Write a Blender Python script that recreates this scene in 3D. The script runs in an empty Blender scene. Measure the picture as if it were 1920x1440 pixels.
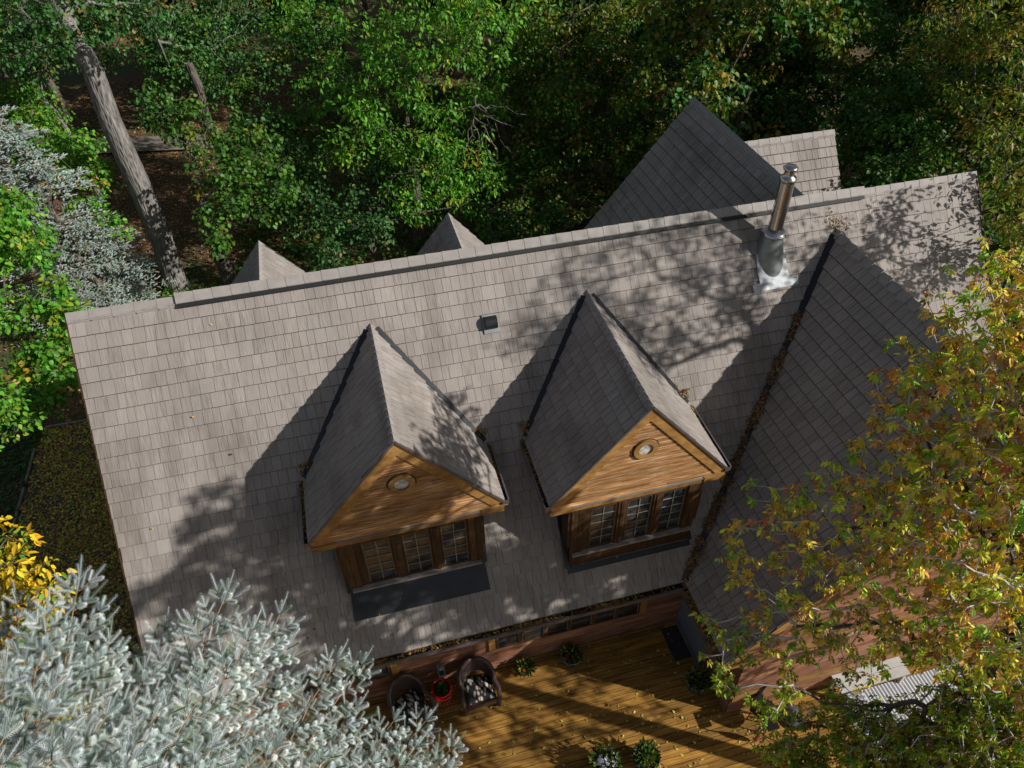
import bpy, math, random
import numpy as np
from mathutils import Vector, Matrix
rng = np.random.default_rng(7)
random.seed(7)
S = bpy.context.scene
COL = S.collection

# ---------------------------------------------------------------- camera, sky, sun
F_PX = 1397.74
cam = bpy.data.objects.new('camera', bpy.data.cameras.new('camera'))
COL.objects.link(cam)
r = Vector((0.96693, -0.25456, -0.01546)); u = Vector((0.18449, 0.65635, 0.73155)); f = Vector((0.17608, 0.71021, -0.68161))
cam.matrix_world = Matrix(((r.x, u.x, -f.x, 4.6617), (r.y, u.y, -f.y, -11.1544), (r.z, u.z, -f.z, 7.3084), (0, 0, 0, 1)))
cam.data.sensor_width = 36; cam.data.lens = 36 * F_PX / 1920
cam.data.clip_start = 0.1; cam.data.clip_end = 2000
S.camera = cam
SUN = Vector((0.74, -0.45, 0.50)).normalized()
w = bpy.data.worlds.new('World'); S.world = w; w.use_nodes = True
nt = w.node_tree; bg = nt.nodes['Background']
sky = nt.nodes.new('ShaderNodeTexSky'); sky.sky_type = 'NISHITA'; sky.sun_disc = False
sky.sun_elevation = math.radians(29.9); sky.sun_rotation = math.radians(121.3)
hs = nt.nodes.new('ShaderNodeHueSaturation'); hs.inputs['Saturation'].default_value = 0.6
nt.links.new(sky.outputs[0], hs.inputs['Color']); nt.links.new(hs.outputs[0], bg.inputs[0]); bg.inputs[1].default_value = 0.064
sl = bpy.data.lights.new('sun', 'SUN'); sl.energy = 4.8; sl.angle = math.radians(0.53); sl.color = (1.0, 0.96, 0.90)
so = bpy.data.objects.new('sun', sl); COL.objects.link(so); so.rotation_euler = SUN.to_track_quat('Z', 'Y').to_euler()
S.view_settings.view_transform = 'Standard'; S.view_settings.look = 'None'
S.view_settings.exposure = 0.1; S.view_settings.gamma = 1.0
S.cycles.max_bounces = 6; S.cycles.diffuse_bounces = 3; S.cycles.transmission_bounces = 4
S.cycles.use_denoising = True
S.render.film_transparent = False

# ---------------------------------------------------------------- materials
def nodes(name):
    m = bpy.data.materials.new(name); m.use_nodes = True
    t = m.node_tree; b = t.nodes['Principled BSDF']; return m, t, b
def ramp(t, src, stops):
    n = t.nodes.new('ShaderNodeValToRGB'); e = n.color_ramp.elements
    while len(e) < len(stops): e.new(0.5)
    for k, (p, c) in enumerate(stops): e[k].position = p; e[k].color = (*c, 1) if len(c) == 3 else c
    t.links.new(src, n.inputs[0]); return n.outputs[0]
def noise(t, scale, detail=4, vec=None, rough=0.55):
    n = t.nodes.new('ShaderNodeTexNoise'); n.inputs['Scale'].default_value = scale
    n.inputs['Detail'].default_value = detail; n.inputs['Roughness'].default_value = rough
    if vec is not None: t.links.new(vec, n.inputs['Vector'])
    return n.outputs[0]
def coord(t, kind='Object', scale=None):
    o = t.nodes.new('ShaderNodeTexCoord').outputs[kind]
    if scale:
        mp = t.nodes.new('ShaderNodeMapping'); mp.inputs['Scale'].default_value = scale
        t.links.new(o, mp.inputs[0]); o = mp.outputs[0]
    return o
def mix(t, a, b, fac=0.5, mode='MIX'):
    n = t.nodes.new('ShaderNodeMix'); n.data_type = 'RGBA'; n.blend_type = mode
    for s, v in ((n.inputs[0], fac), (n.inputs[6], a), (n.inputs[7], b)):
        if hasattr(v, 'is_output'): t.links.new(v, s)
        elif isinstance(v, tuple): s.default_value = (*v, 1)
        else: s.default_value = v
    return n.outputs[2]
def attr(t, name='tone', fac=True):
    n = t.nodes.new('ShaderNodeAttribute'); n.attribute_name = name
    return n.outputs['Fac'] if fac else n.outputs['Color']
def bump(t, b, h, strength=0.3, dist=0.01):
    n = t.nodes.new('ShaderNodeBump'); n.inputs['Strength'].default_value = strength; n.inputs['Distance'].default_value = dist
    t.links.new(h, n.inputs['Height']); t.links.new(n.outputs[0], b.inputs['Normal'])
def plain(name, c, rough=0.6, metal=0.0, var=0.25, scale=6, spec=None):
    m, t, b = nodes(name)
    nz = noise(t, scale, 5, coord(t))
    col = ramp(t, nz, [(0.3, tuple(x * (1 - var) for x in c)), (0.7, tuple(min(1, x * (1 + var)) for x in c))])
    t.links.new(col, b.inputs['Base Color']); b.inputs['Roughness'].default_value = rough; b.inputs['Metallic'].default_value = metal
    if spec is not None: b.inputs['Specular IOR Level'].default_value = spec
    return m
def shingle_mat(name, lo, hi):
    m, t, b = nodes(name)
    tone = attr(t)
    uv = coord(t, 'UV')
    mp = t.nodes.new('ShaderNodeMapping'); mp.inputs['Scale'].default_value = (48, 3, 1); t.links.new(uv, mp.inputs[0])
    gr = noise(t, 1.0, 3, mp.outputs[0])
    big = noise(t, 1.1, 4, coord(t)); streak = noise(t, 1.0, 5, coord(t, 'Object', (1.6, 0.35, 0.35)), 0.6)
    col = ramp(t, tone, [(0.0, lo), (1.0, hi)])
    # wood-grain grooves, deeper on some shingles than on others
    g2 = ramp(t, gr, [(0.40, (0.72, 0.70, 0.68)), (0.58, (1.06, 1.06, 1.06))])
    fine = t.nodes.new('ShaderNodeMath'); fine.operation = 'MULTIPLY'; fine.inputs[1].default_value = 7.13; t.links.new(tone, fine.inputs[0])
    fr = t.nodes.new('ShaderNodeMath'); fr.operation = 'FRACT'; t.links.new(fine.outputs[0], fr.inputs[0])
    fx = t.nodes.new('ShaderNodeMath'); fx.operation = 'MULTIPLY_ADD'; fx.inputs[1].default_value = 0.75; fx.inputs[2].default_value = 0.12; t.links.new(fr.outputs[0], fx.inputs[0])
    col = mix(t, col, g2, fx.outputs[0], 'MULTIPLY')
    col = mix(t, col, ramp(t, big, [(0.3, (0.86, 0.85, 0.84)), (0.7, (1.08, 1.07, 1.06))]), 0.8, 'MULTIPLY')
    col = mix(t, col, ramp(t, streak, [(0.36, (0.74, 0.72, 0.69)), (0.5, (1.0, 1.0, 1.0)), (0.72, (1.08, 1.06, 1.03))]), 0.9, 'MULTIPLY')
    t.links.new(col, b.inputs['Base Color']); b.inputs['Roughness'].default_value = 0.72
    b.inputs['Specular IOR Level'].default_value = 0.35
    bump(t, b, gr, 0.5, 0.006)
    return m
def wood_mat(name, c1, c2, c3, scale=(1.2, 14, 14), rough=0.6, spec=0.3):
    m, t, b = nodes(name)
    nz = noise(t, 2.2, 6, coord(t, 'Object', scale), 0.65)
    a = ramp(t, nz, [(0.3, c1), (0.5, c2), (0.72, c3)])
    tn = ramp(t, attr(t), [(0, (0.72, 0.70, 0.66)), (0.75, (1.1, 1.08, 1.0)), (1, (1.4, 1.3, 1.1))])
    col = mix(t, a, tn, 1.0, 'MULTIPLY')
    pt = noise(t, 3.0, 4, coord(t, 'Object', (0.6, 2, 2)))
    col = mix(t, col, ramp(t, pt, [(0.4, (0.75, 0.72, 0.7)), (0.65, (1.1, 1.1, 1.08))]), 0.7, 'MULTIPLY')
    t.links.new(col, b.inputs['Base Color']); b.inputs['Roughness'].default_value = rough
    b.inputs['Specular IOR Level'].default_value = spec
    bump(t, b, nz, 0.25, 0.004)
    return m
def leaf_mat(name, trans=0.35, rough=0.5, spec=0.4):
    m, t, b = nodes(name)
    c = attr(t, 'tint', False)
    t.links.new(c, b.inputs['Base Color']); b.inputs['Roughness'].default_value = rough
    b.inputs['Specular IOR Level'].default_value = spec
    tr = t.nodes.new('ShaderNodeBsdfTranslucent')
    t.links.new(mix(t, c, (1.3, 1.5, 0.5), 1.0, 'MULTIPLY'), tr.inputs[0])
    mx = t.nodes.new('ShaderNodeMixShader'); mx.inputs[0].default_value = trans
    t.links.new(b.outputs[0], mx.inputs[1]); t.links.new(tr.outputs[0], mx.inputs[2])
    t.links.new(mx.outputs[0], t.nodes['Material Output'].inputs[0])
    return m
def bark_mat(name, c1, c2):
    m, t, b = nodes(name)
    nz = noise(t, 3.0, 6, coord(t, 'Object', (5, 5, 0.9)), 0.7)
    wv = t.nodes.new('ShaderNodeTexVoronoi'); wv.inputs['Scale'].default_value = 3.2
    t.links.new(coord(t, 'Object', (5, 5, 1.0)), wv.inputs['Vector'])
    col = ramp(t, nz, [(0.35, c1), (0.65, c2)])
    col = mix(t, col, ramp(t, wv.outputs[0], [(0.1, (0.45, 0.42, 0.4)), (0.45, (1.15, 1.15, 1.15))]), 0.8, 'MULTIPLY')
    t.links.new(col, b.inputs['Base Color']); b.inputs['Roughness'].default_value = 0.9
    bump(t, b, wv.outputs[0], 0.9, 0.05)
    return m
def glass_mat(name, tint=(0.02, 0.022, 0.024)):
    m, t, b = nodes(name)
    wv = noise(t, 1.3, 2, coord(t))
    nz = noise(t, 2.6, 4, coord(t, 'Object', (1, 1, 2.2)))
    t.links.new(ramp(t, nz, [(0.4, tint), (0.55, (0.035, 0.038, 0.04)), (0.68, (0.09, 0.094, 0.092))]), b.inputs['Base Color']); b.inputs['Roughness'].default_value = 0.06
    b.inputs['Specular IOR Level'].default_value = 0.7
    bump(t, b, wv, 0.12, 0.05)
    return m
M = {}
M['shingle'] = shingle_mat('composite shingles', (0.254, 0.226, 0.207), (0.346, 0.314, 0.290))
M['cap'] = plain('ridge shingle', (0.285, 0.26, 0.24), 0.7, var=0.12)
M['butt'] = plain('worn brown shingle edge with painted shade', (0.10, 0.065, 0.05), 0.9)  # dark brown also carries the shade of the butt ends, drawing row lines
M['underlay'] = plain('dark underlay', (0.035, 0.028, 0.024), 0.9)
M['black_metal'] = plain('black painted metal', (0.018, 0.02, 0.024), 0.38, 0.3, var=0.35, scale=3)
M['vent_black'] = plain('black vent mesh', (0.008, 0.008, 0.009), 0.7, var=0.5, scale=40)
M['gutter'] = plain('dark gutter', (0.15, 0.14, 0.15), 0.4, 0.5)
M['gutter_in'] = plain('gutter trough', (0.02, 0.022, 0.028), 0.6)
M['cedar'] = wood_mat('orange cedar siding', (0.17, 0.08, 0.032), (0.37, 0.19, 0.075), (0.70, 0.53, 0.37), (1.0, 9, 16))
M['trim'] = wood_mat('stained trim board', (0.16, 0.085, 0.03), (0.29, 0.16, 0.055), (0.38, 0.235, 0.09), (2, 10, 3))
M['trim_dark'] = wood_mat('brown trim board', (0.032, 0.018, 0.010), (0.07, 0.038, 0.019), (0.11, 0.062, 0.03), (8, 8, 1.2))
M['redwood'] = wood_mat('red brown siding', (0.13, 0.055, 0.035), (0.25, 0.115, 0.07), (0.42, 0.27, 0.19), (1.0, 9, 16))
M['deckwood'] = wood_mat('yellow cedar deck boards', (0.14, 0.07, 0.018), (0.31, 0.165, 0.04), (0.46, 0.28, 0.08), (0.9, 12, 12), 0.65, 0.15)
M['muntin'] = plain('pale muntins', (0.24, 0.23, 0.20), 0.6, var=0.15)
M['sill'] = plain('weathered sill', (0.26, 0.22, 0.2), 0.6, var=0.3)
M['glass'] = glass_mat('window glass')
M['round_glass'] = plain('frosted round glass', (0.45, 0.45, 0.44), 0.2, var=0.6, scale=9)
M['interior'] = plain('dark room', (0.02, 0.017, 0.014), 0.9)
M['steel'] = plain('brushed stainless', (0.55, 0.53, 0.5), 0.22, 1.0, var=0.15, scale=4)
M['galv'] = plain('dull grey flashing', (0.28, 0.3, 0.3), 0.5, 0.6, var=0.2)
M['sealant'] = plain('white lead flashing', (0.42, 0.44, 0.46), 0.6, 0.2, var=0.35, scale=9)
M['leaf'] = leaf_mat('green leaf')
M['leaf_dry'] = leaf_mat('autumn leaf', 0.22, 0.6, 0.2)
M['leaf_near'] = leaf_mat('box elder leaf', 0.34, 0.5, 0.35)
M['litter'] = leaf_mat('fallen leaf', 0.12, 0.7, 0.2)
M['needle'] = leaf_mat('blue spruce needles', 0.12, 0.5, 0.3)
M['bark'] = bark_mat('grey furrowed bark', (0.085, 0.078, 0.072), (0.25, 0.232, 0.212))
M['bark_dark'] = bark_mat('brown bark', (0.05, 0.04, 0.032), (0.15, 0.125, 0.1))
M['twig'] = plain('pale twig', (0.46, 0.42, 0.41), 0.7, var=0.3)
M['twig_br'] = plain('orange brown twig', (0.3, 0.19, 0.1), 0.7, var=0.2)
M['wicker'] = plain('dark brown wicker', (0.055, 0.035, 0.03), 0.4, var=0.5, scale=60)
M['red'] = plain('glossy red glaze', (0.5, 0.012, 0.01), 0.15, var=0.12)
M['red_metal'] = plain('red painted wire', (0.42, 0.06, 0.035), 0.4)
M['salmon'] = plain('salmon painted metal', (0.32, 0.07, 0.05), 0.45)
M['pot_blue'] = plain('blue white glaze', (0.16, 0.22, 0.3), 0.2, var=0.4)
M['pot_grey'] = plain('pale enamel', (0.3, 0.31, 0.33), 0.25)
M['pot_dark'] = plain('dark green pot', (0.015, 0.03, 0.028), 0.4)
M['pot_plum'] = plain('plum plastic', (0.03, 0.018, 0.035), 0.5)
M['soil'] = plain('potting soil', (0.025, 0.018, 0.012), 0.95)
M['mat_rubber'] = plain('grey ribbed mat', (0.05, 0.045, 0.055), 0.85)
M['door_grey'] = plain('grey painted door', (0.17, 0.19, 0.21), 0.45, var=0.1)
M['white'] = plain('white painted board', (0.5, 0.485, 0.46), 0.55, var=0.12)
M['grill'] = plain('black enamel', (0.012, 0.012, 0.014), 0.3)
M['grill_lid'] = plain('grey enamel lid', (0.07, 0.065, 0.065), 0.55, var=0.2)

# ---------------------------------------------------------------- mesh helpers
def finish(name, me, mat, parent=None, smooth=False):
    mats = mat if isinstance(mat, (list, tuple)) else [mat]
    for m in mats: me.materials.append(M[m] if isinstance(m, str) else m)
    if smooth:
        me.polygons.foreach_set('use_smooth', [True] * len(me.polygons))
    o = bpy.data.objects.new(name, me); COL.objects.link(o)
    if parent is not None: o.parent = parent
    return o
def tag(o, label=None, cat=None, group=None, kind=None):
    if label: o['label'] = label
    if cat: o['category'] = cat
    if group: o['group'] = group
    if kind: o['kind'] = kind
    return o
def empty(name, loc=(0, 0, 0), rz=0, label=None, cat=None, group=None):
    o = bpy.data.objects.new(name, None); COL.objects.link(o); o.location = loc; o.rotation_euler = (0, 0, rz)
    o.empty_display_size = 0.2
    return tag(o, label, cat, group)
class MB:
    """collects faces; every face may carry a tone (0..1) and a uv per corner"""
    def __init__(s): s.v = []; s.f = []; s.t = []; s.uv = []; s.mi = []; s.mcur = 0
    def quad(s, pts, tone=0.5, uv=None):
        k = len(s.v); s.v += [tuple(p) for p in pts]; s.f.append(tuple(range(k, k + len(pts))))
        s.t += [tone] * len(pts); s.uv += uv if uv else [(0, 0)] * len(pts); s.mi.append(s.mcur)
    def box(s, lo, hi, tone=None, rot=None, org=None):
        tone = random.random() if tone is None else tone
        x0, y0, z0 = lo; x1, y1, z1 = hi
        c = [Vector(p) for p in ((x0, y0, z0), (x1, y0, z0), (x1, y1, z0), (x0, y1, z0), (x0, y0, z1), (x1, y0, z1), (x1, y1, z1), (x0, y1, z1))]
        if rot is not None: c = [rot @ p for p in c]
        if org is not None: c = [p + Vector(org) for p in c]
        for q in ((3, 2, 1, 0), (4, 5, 6, 7), (0, 1, 5, 4), (1, 2, 6, 5), (2, 3, 7, 6), (3, 0, 4, 7)):
            s.quad([c[i] for i in q], tone)
    def bar(s, a, b, w, h, up=(0, 0, 1), tone=None, off=0.0):
        """box from a to b, width w across, height h along up, centred, raised by off"""
        a = Vector(a); b = Vector(b); d = (b - a).normalized(); up = Vector(up)
        side = d.cross(up).normalized(); n = side.cross(d).normalized()
        tone = random.random() if tone is None else tone
        c = []
        for p in (a, b):
            for sx, sz in ((-1, -1), (1, -1), (1, 1), (-1, 1)): c.append(p + side * (sx * w / 2) + n * (sz * h / 2 + off))
        for q in ((3, 2, 1, 0), (4, 5, 6, 7), (0, 1, 5, 4), (1, 2, 6, 5), (2, 3, 7, 6), (3, 0, 4, 7)): s.quad([c[i] for i in q], tone)
    def tube(s, pts, rad, n=8, tone=0.5, cap=True):
        pts = [Vector(p) for p in pts]; rad = rad if isinstance(rad, (list, tuple)) else [rad] * len(pts)
        rings = []
        ref = Vector((0, 0, 1))
        for i, p in enumerate(pts):
            d = (pts[min(i + 1, len(pts) - 1)] - pts[max(i - 1, 0)]).normalized()
            if abs(d.dot(ref)) > 0.95: ref = Vector((1, 0, 0))
            a = d.cross(ref).normalized(); b = d.cross(a)
            k = len(s.v)
            for j in range(n):
                th = 2 * math.pi * j / n; s.v.append(tuple(p + (a * math.cos(th) + b * math.sin(th)) * rad[i])); s.t.append(tone); s.uv.append((0, 0))
            rings.append(k)
        # uv list is per vertex here, see build
        for r0, r1 in zip(rings, rings[1:]):
            for j in range(n): s.f.append((r0 + j, r0 + (j + 1) % n, r1 + (j + 1) % n, r1 + j)); s.mi.append(s.mcur)
        if cap:
            s.f.append(tuple(rings[0] + j for j in range(n))[::-1]); s.f.append(tuple(rings[-1] + j for j in range(n))); s.mi += [s.mcur] * 2
    def lathe(s, prof, n=24, org=(0, 0, 0), tone=0.5):
        k0 = len(s.v)
        for rr, z in prof:
            for j in range(n):
                th = 2 * math.pi * j / n; s.v.append((org[0] + rr * math.cos(th), org[1] + rr * math.sin(th), org[2] + z)); s.t.append(tone); s.uv.append((0, 0))
        for i in range(len(prof) - 1):
            for j in range(n):
                a = k0 + i * n; b = a + n; s.f.append((a + j, a + (j + 1) % n, b + (j + 1) % n, b + j)); s.mi.append(s.mcur)
    def build(s, name, mat, parent=None, smooth=False):
        me = bpy.data.meshes.new(name); me.from_pydata(s.v, [], s.f); me.update()
        at = me.attributes.new('tone', 'FLOAT', 'POINT'); at.data.foreach_set('value', np.array(s.t, np.float32))
        ul = me.uv_layers.new(name='UVMap'); idx = np.zeros(len(me.loops), np.int32); me.loops.foreach_get('vertex_index', idx)
        ul.data.foreach_set('uv', np.array(s.uv, np.float32)[idx].ravel())
        me.polygons.foreach_set('material_index', np.array(s.mi, np.int32))
        return finish(name, me, mat, parent, smooth)
def raw_mesh(name, V, Fc, tint=None, mat=None, parent=None, smooth=False):
    """V (n,3), Fc (m,k) all faces the same size, tint (n,3) per vertex"""
    me = bpy.data.meshes.new(name); n = len(V); m, k = Fc.shape
    me.vertices.add(n); me.vertices.foreach_set('co', np.asarray(V, np.float32).ravel())
    me.loops.add(m * k); me.loops.foreach_set('vertex_index', np.asarray(Fc, np.int32).ravel())
    me.polygons.add(m); me.polygons.foreach_set('loop_start', np.arange(0, m * k, k, dtype=np.int32)); me.polygons.foreach_set('loop_total', np.full(m, k, np.int32))
    if tint is not None:
        at = me.attributes.new('tint', 'FLOAT_COLOR', 'POINT'); at.data.foreach_set('color', np.concatenate([tint, np.ones((n, 1))], 1).astype(np.float32).ravel())
    me.update(calc_edges=True); me.validate()
    return finish(name, me, mat, parent, smooth)

# ---------------------------------------------------------------- ground, drive, deck
DECK = -7.8; GND = -8.1
def ground_h(x, y):
    h = np.full_like(x, GND)
    h = h + 0.10 * np.sin(x * 0.35 + 1) * np.cos(y * 0.3) * np.clip((y - 7) / 6, 0, 1)
    far = np.clip((np.hypot(x - 5, y) - 45) / 60, 0, 1)
    return h + far * (6 * np.sin(x * 0.03) + 4)
def make_ground():
    a = np.concatenate([np.linspace(-400, -40, 12), np.linspace(-38, 50, 70), np.linspace(56, 400, 12)])
    b = np.concatenate([np.linspace(-300, -30, 10), np.linspace(-28, 60, 70), np.linspace(66, 500, 12)])
    X, Y = np.meshgrid(a, b, indexing='ij'); Z = ground_h(X, Y)
    V = np.stack([X, Y, Z], -1).reshape(-1, 3); nb = len(b)
    i, j = np.meshgrid(np.arange(len(a) - 1), np.arange(nb - 1), indexing='ij'); k = (i * nb + j).ravel()
    Fc = np.stack([k, k + nb, k + nb + 1, k + 1], 1)
    m, t, bs = nodes('leaf strewn forest soil')
    n1 = noise(t, 0.35, 5, coord(t)); n2 = noise(t, 14, 6, coord(t), 0.7)
    lit = ramp(t, n2, [(0.3, (0.025, 0.015, 0.009)), (0.5, (0.11, 0.06, 0.03)), (0.68, (0.3, 0.17, 0.08)), (0.8, (0.4, 0.3, 0.2))])
    grn = ramp(t, n2, [(0.3, (0.012, 0.03, 0.006)), (0.7, (0.06, 0.11, 0.02))])
    col = mix(t, lit, grn, ramp(t, n1, [(0.5, (0, 0, 0)), (0.62, (0.8, 0.8, 0.8))]))
    t.links.new(col, bs.inputs['Base Color']); bs.inputs['Roughness'].default_value = 0.95
    bump(t, bs, n2, 0.8, 0.05)
    o = raw_mesh('ground', V, Fc, None, m, smooth=True); tag(o, kind='structure')
make_ground()
mb = MB()
pts = [(-4.86, -3.0), (-4.82, 5.9), (-4.72, 6.25), (-4.45, 6.48), (-4.0, 6.6), (-3.2, 6.62), (0.2, 6.62), (0.2, -3.0)]
zt, zb_ = GND + 0.06, GND - 0.2
mb.quad([(x, y, zt) for x, y in pts][::-1], 0.5)
for (x0, y0), (x1, y1) in zip(pts, pts[1:] + pts[:1]): mb.quad([(x0, y0, zb_), (x1, y1, zb_), (x1, y1, zt), (x0, y0, zt)], 0.5)
tag(mb.build('driveway', plain('worn asphalt', (0.085, 0.07, 0.055), 0.9, var=0.35, scale=9)), kind='structure')
mb = MB()
for k, (px, py, qx, qy) in enumerate([(-4.93, -3, -4.93, 5.9), (-4.8, 6.72, 0.2, 6.72)]):
    mb.bar((px, py, GND + 0.02), (qx, qy, GND + 0.02), 0.06, 0.1)
tag(mb.build('kerb', 'sill'), kind='structure')
# deck boards run along the house wall
mb = MB(); y = -3.8
bw = 0.14
while y > -15.5:
    x = -0.4 - random.random() * 3
    while x < 22:
        L_ = 2.4 + random.random() * 2.6
        x2 = min(x + L_, 22)
        if x2 > -0.4: mb.box((max(x, -0.4), y - bw + 0.012, DECK - 0.035), (x2 - 0.004, y, DECK + random.uniform(-0.002, 0.002)))
        x = x2
    y -= bw
tag(mb.build('deck', 'deckwood'), kind='structure')
mb = MB(); mb.box((-0.38, -15.4, GND + 0.0), (21.9, -3.82, DECK - 0.05)); tag(mb.build('deck_base', 'underlay'), kind='structure')

# ---------------------------------------------------------------- house
m_, D_, L_MAIN = 1.2759, 4.237, 17.19
EZ = -m_ * D_
house = empty('house', (8.6, 0, GND), 0, 'steep gabled wooden house with brown grey shingle roof and twin dormers above the deck', 'house')
HO = Vector((8.6, 0, GND))
def at_house(o):
    o.parent = house; o.matrix_parent_inverse = Matrix.Translation(-HO); return o
def slope(mb, O, U, D, smax, urange, exposure=0.254, first=0.12, lift=0.0, seed=1, edge=0.011, gap=0.0055):
    """real lapped shingles laid in courses down a slope"""
    rs = random.Random(seed)
    O = Vector(O); U = Vector(U).normalized(); D = Vector(D).normalized(); N = U.cross(D)
    if N.z < 0: N = -N
    s = 0.0; row = 0
    while s < smax - 0.01:
        e = first if row == 0 else exposure
        s2 = min(s + e, smax)
        ua, ub = urange((s + s2) / 2)
        uu = ua - rs.random() * 0.15
        wob = rs.uniform(-0.003, 0.003)
        while uu < ub:
            w = rs.choice((0.125, 0.16, 0.16, 0.2, 0.235))
            a = max(uu, ua); b = min(uu + w - gap, ub)
            if b - a > 0.02:
                tn = min(1, max(0, rs.gauss(0.5, 0.15)))
                h1 = 0.030 + rs.uniform(-0.003, 0.004) + lift; h0 = 0.006 + lift
                t2 = s2 + wob + rs.uniform(-0.002, 0.002)
                p = [O + U * a + D * s + N * h0, O + U * b + D * s + N * h0, O + U * b + D * t2 + N * h1, O + U * a + D * t2 + N * h1]
                q = [O + U * a + D * (t2 + edge) + N * (h1 - 0.026), O + U * b + D * (t2 + edge) + N * (h1 - 0.026)]
                off = rs.random() * 50
                uv = [(a + off, s), (b + off, s), (b + off, s2), (a + off, s2)]
                mb.quad(p, tn, uv)
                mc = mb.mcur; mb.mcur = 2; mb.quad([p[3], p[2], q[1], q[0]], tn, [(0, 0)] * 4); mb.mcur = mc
                mb.quad([p[0], p[3], q[0]], tn, [(0, 0)] * 3)
                mb.quad([p[2], p[1], q[1]], tn, [(0, 0)] * 3)
            uu += w
        s = s2; row += 1
def slab(mb, poly, N, thick=0.1, top=0.0):
    N = Vector(N).normalized(); a = [Vector(p) + N * top for p in poly]; b = [p - N * thick for p in a]
    mb.quad(a, 0.3); mb.quad(b[::-1], 0.3)
    for i in range(len(a)):
        j = (i + 1) % len(a); mb.quad([a[i], b[i], b[j], a[j]], 0.3)
def roof_plane(name, O, U, D, smax, urange, poly, parent, seed=1, **k):
    """one roof slope: shingles plus the board under them"""
    U = Vector(U).normalized(); D = Vector(D).normalized(); N = U.cross(D); N = N if N.z > 0 else -N
    mb = MB(); slope(mb, O, U, D, smax, urange, seed=seed, edge=0.02, gap=0.009, **k)
    mb.mcur = 1; slab(mb, poly, N)
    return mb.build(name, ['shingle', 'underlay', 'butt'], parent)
def caps(mb, A, B, da, db, w=0.15, piece=0.30, lift=0.045, seed=3, kick=0.014):
    """overlapping folded ridge shingles from A to B; da, db point down the two slopes"""
    rs = random.Random(seed)
    A = Vector(A); B = Vector(B); d = (B - A); n = max(1, int(d.length / piece)); da = Vector(da).normalized(); db = Vector(db).normalized()
    up = Vector((0, 0, 1))
    for i in range(n):
        p = A + d * (i / n); q = A + d * ((i + 1) / n + 0.06 / n)
        tn = rs.random()
        l0 = lift + kick; l1 = lift + 0.004
        for dd in (da, db):
            a0 = p + up * l0; a1 = q + up * l1; b0 = p + dd * w + up * l0; b1 = q + dd * w + up * l1
            f_ = [a0, a1, b1, b0]
            nn = (a1 - a0).cross(b1 - a0)
            if nn.z < 0: f_ = f_[::-1]
            mb.quad(f_, tn)
            g0 = b0 - up * 0.03; g1 = b1 - up * 0.03; mb.quad([b0, b1, g1, g0], tn)
            mb.quad([a0, b0, g0, a0 - up * 0.03], tn)
# main roof
sn = math.sqrt(1 + m_ * m_); RL = D_ * sn
front_d = Vector((0, -1, -m_)).normalized(); back_d = Vector((0, 1, -m_)).normalized()
mb = MB(); slope(mb, (0, 0, 0), (1, 0, 0), front_d, RL, lambda s: (0, L_MAIN), seed=11)
mb.mcur = 1; slab(mb, [(0, 0, 0), (0, -D_, EZ), (L_MAIN, -D_, EZ), (L_MAIN, 0, 0)], (0, -m_, 1))
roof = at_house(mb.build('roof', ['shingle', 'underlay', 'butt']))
mb = MB(); slope(mb, (0, 0, 0), (1, 0, 0), back_d, RL, lambda s: (0, L_MAIN), seed=12)
mb.mcur = 1; slab(mb, [(0, D_, EZ), (0, 0, 0), (L_MAIN, 0, 0), (L_MAIN, D_, EZ)], (0, m_, 1))
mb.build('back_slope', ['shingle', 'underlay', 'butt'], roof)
mb = MB()
caps(mb, (0, 0, 0), (1.75, 0, 0), front_d, back_d, 0.17, lift=0.03)
caps(mb, (1.7, 0, 0), (14.6, 0, 0), front_d, back_d, 0.17, lift=0.085, seed=5)
caps(mb, (14.55, 0, 0), (L_MAIN, 0, 0), front_d, back_d, 0.17, lift=0.03, seed=6)
mb.build('ridge_cap', 'cap', roof)
mb = MB()
for dd, sg in ((front_d, -1), (back_d, 1)):
    N = Vector((0, sg * m_, 1)).normalized()
    mb.bar(Vector((1.72, 0, 0)) + dd * 0.14, Vector((14.58, 0, 0)) + dd * 0.145, 0.065, 0.04, N, off=0.055)
    for k in range(640):
        x = 1.74 + k * 0.02
        p = Vector((x, 0, 0)) + dd * 0.174 + N * 0.05
        mb.bar(p - N * 0.022, p + N * 0.022, 0.006, 0.008, (1, 0, 0), tone=0.2)
mb.build('ridge_vent', 'vent_black', roof)
for x, s in ((0.0, -1), (L_MAIN, 1)):
    for dd, sg in ((front_d, -1), (back_d, 1)):
        mb = MB(); N = Vector((0, sg * m_, 1)).normalized(); a = Vector((x + s * 0.012, 0, -0.09)); mb.bar(a, a + dd * RL, 0.022, 0.17, N); mb.build('bargeboard', 'trim_dark', roof)

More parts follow.
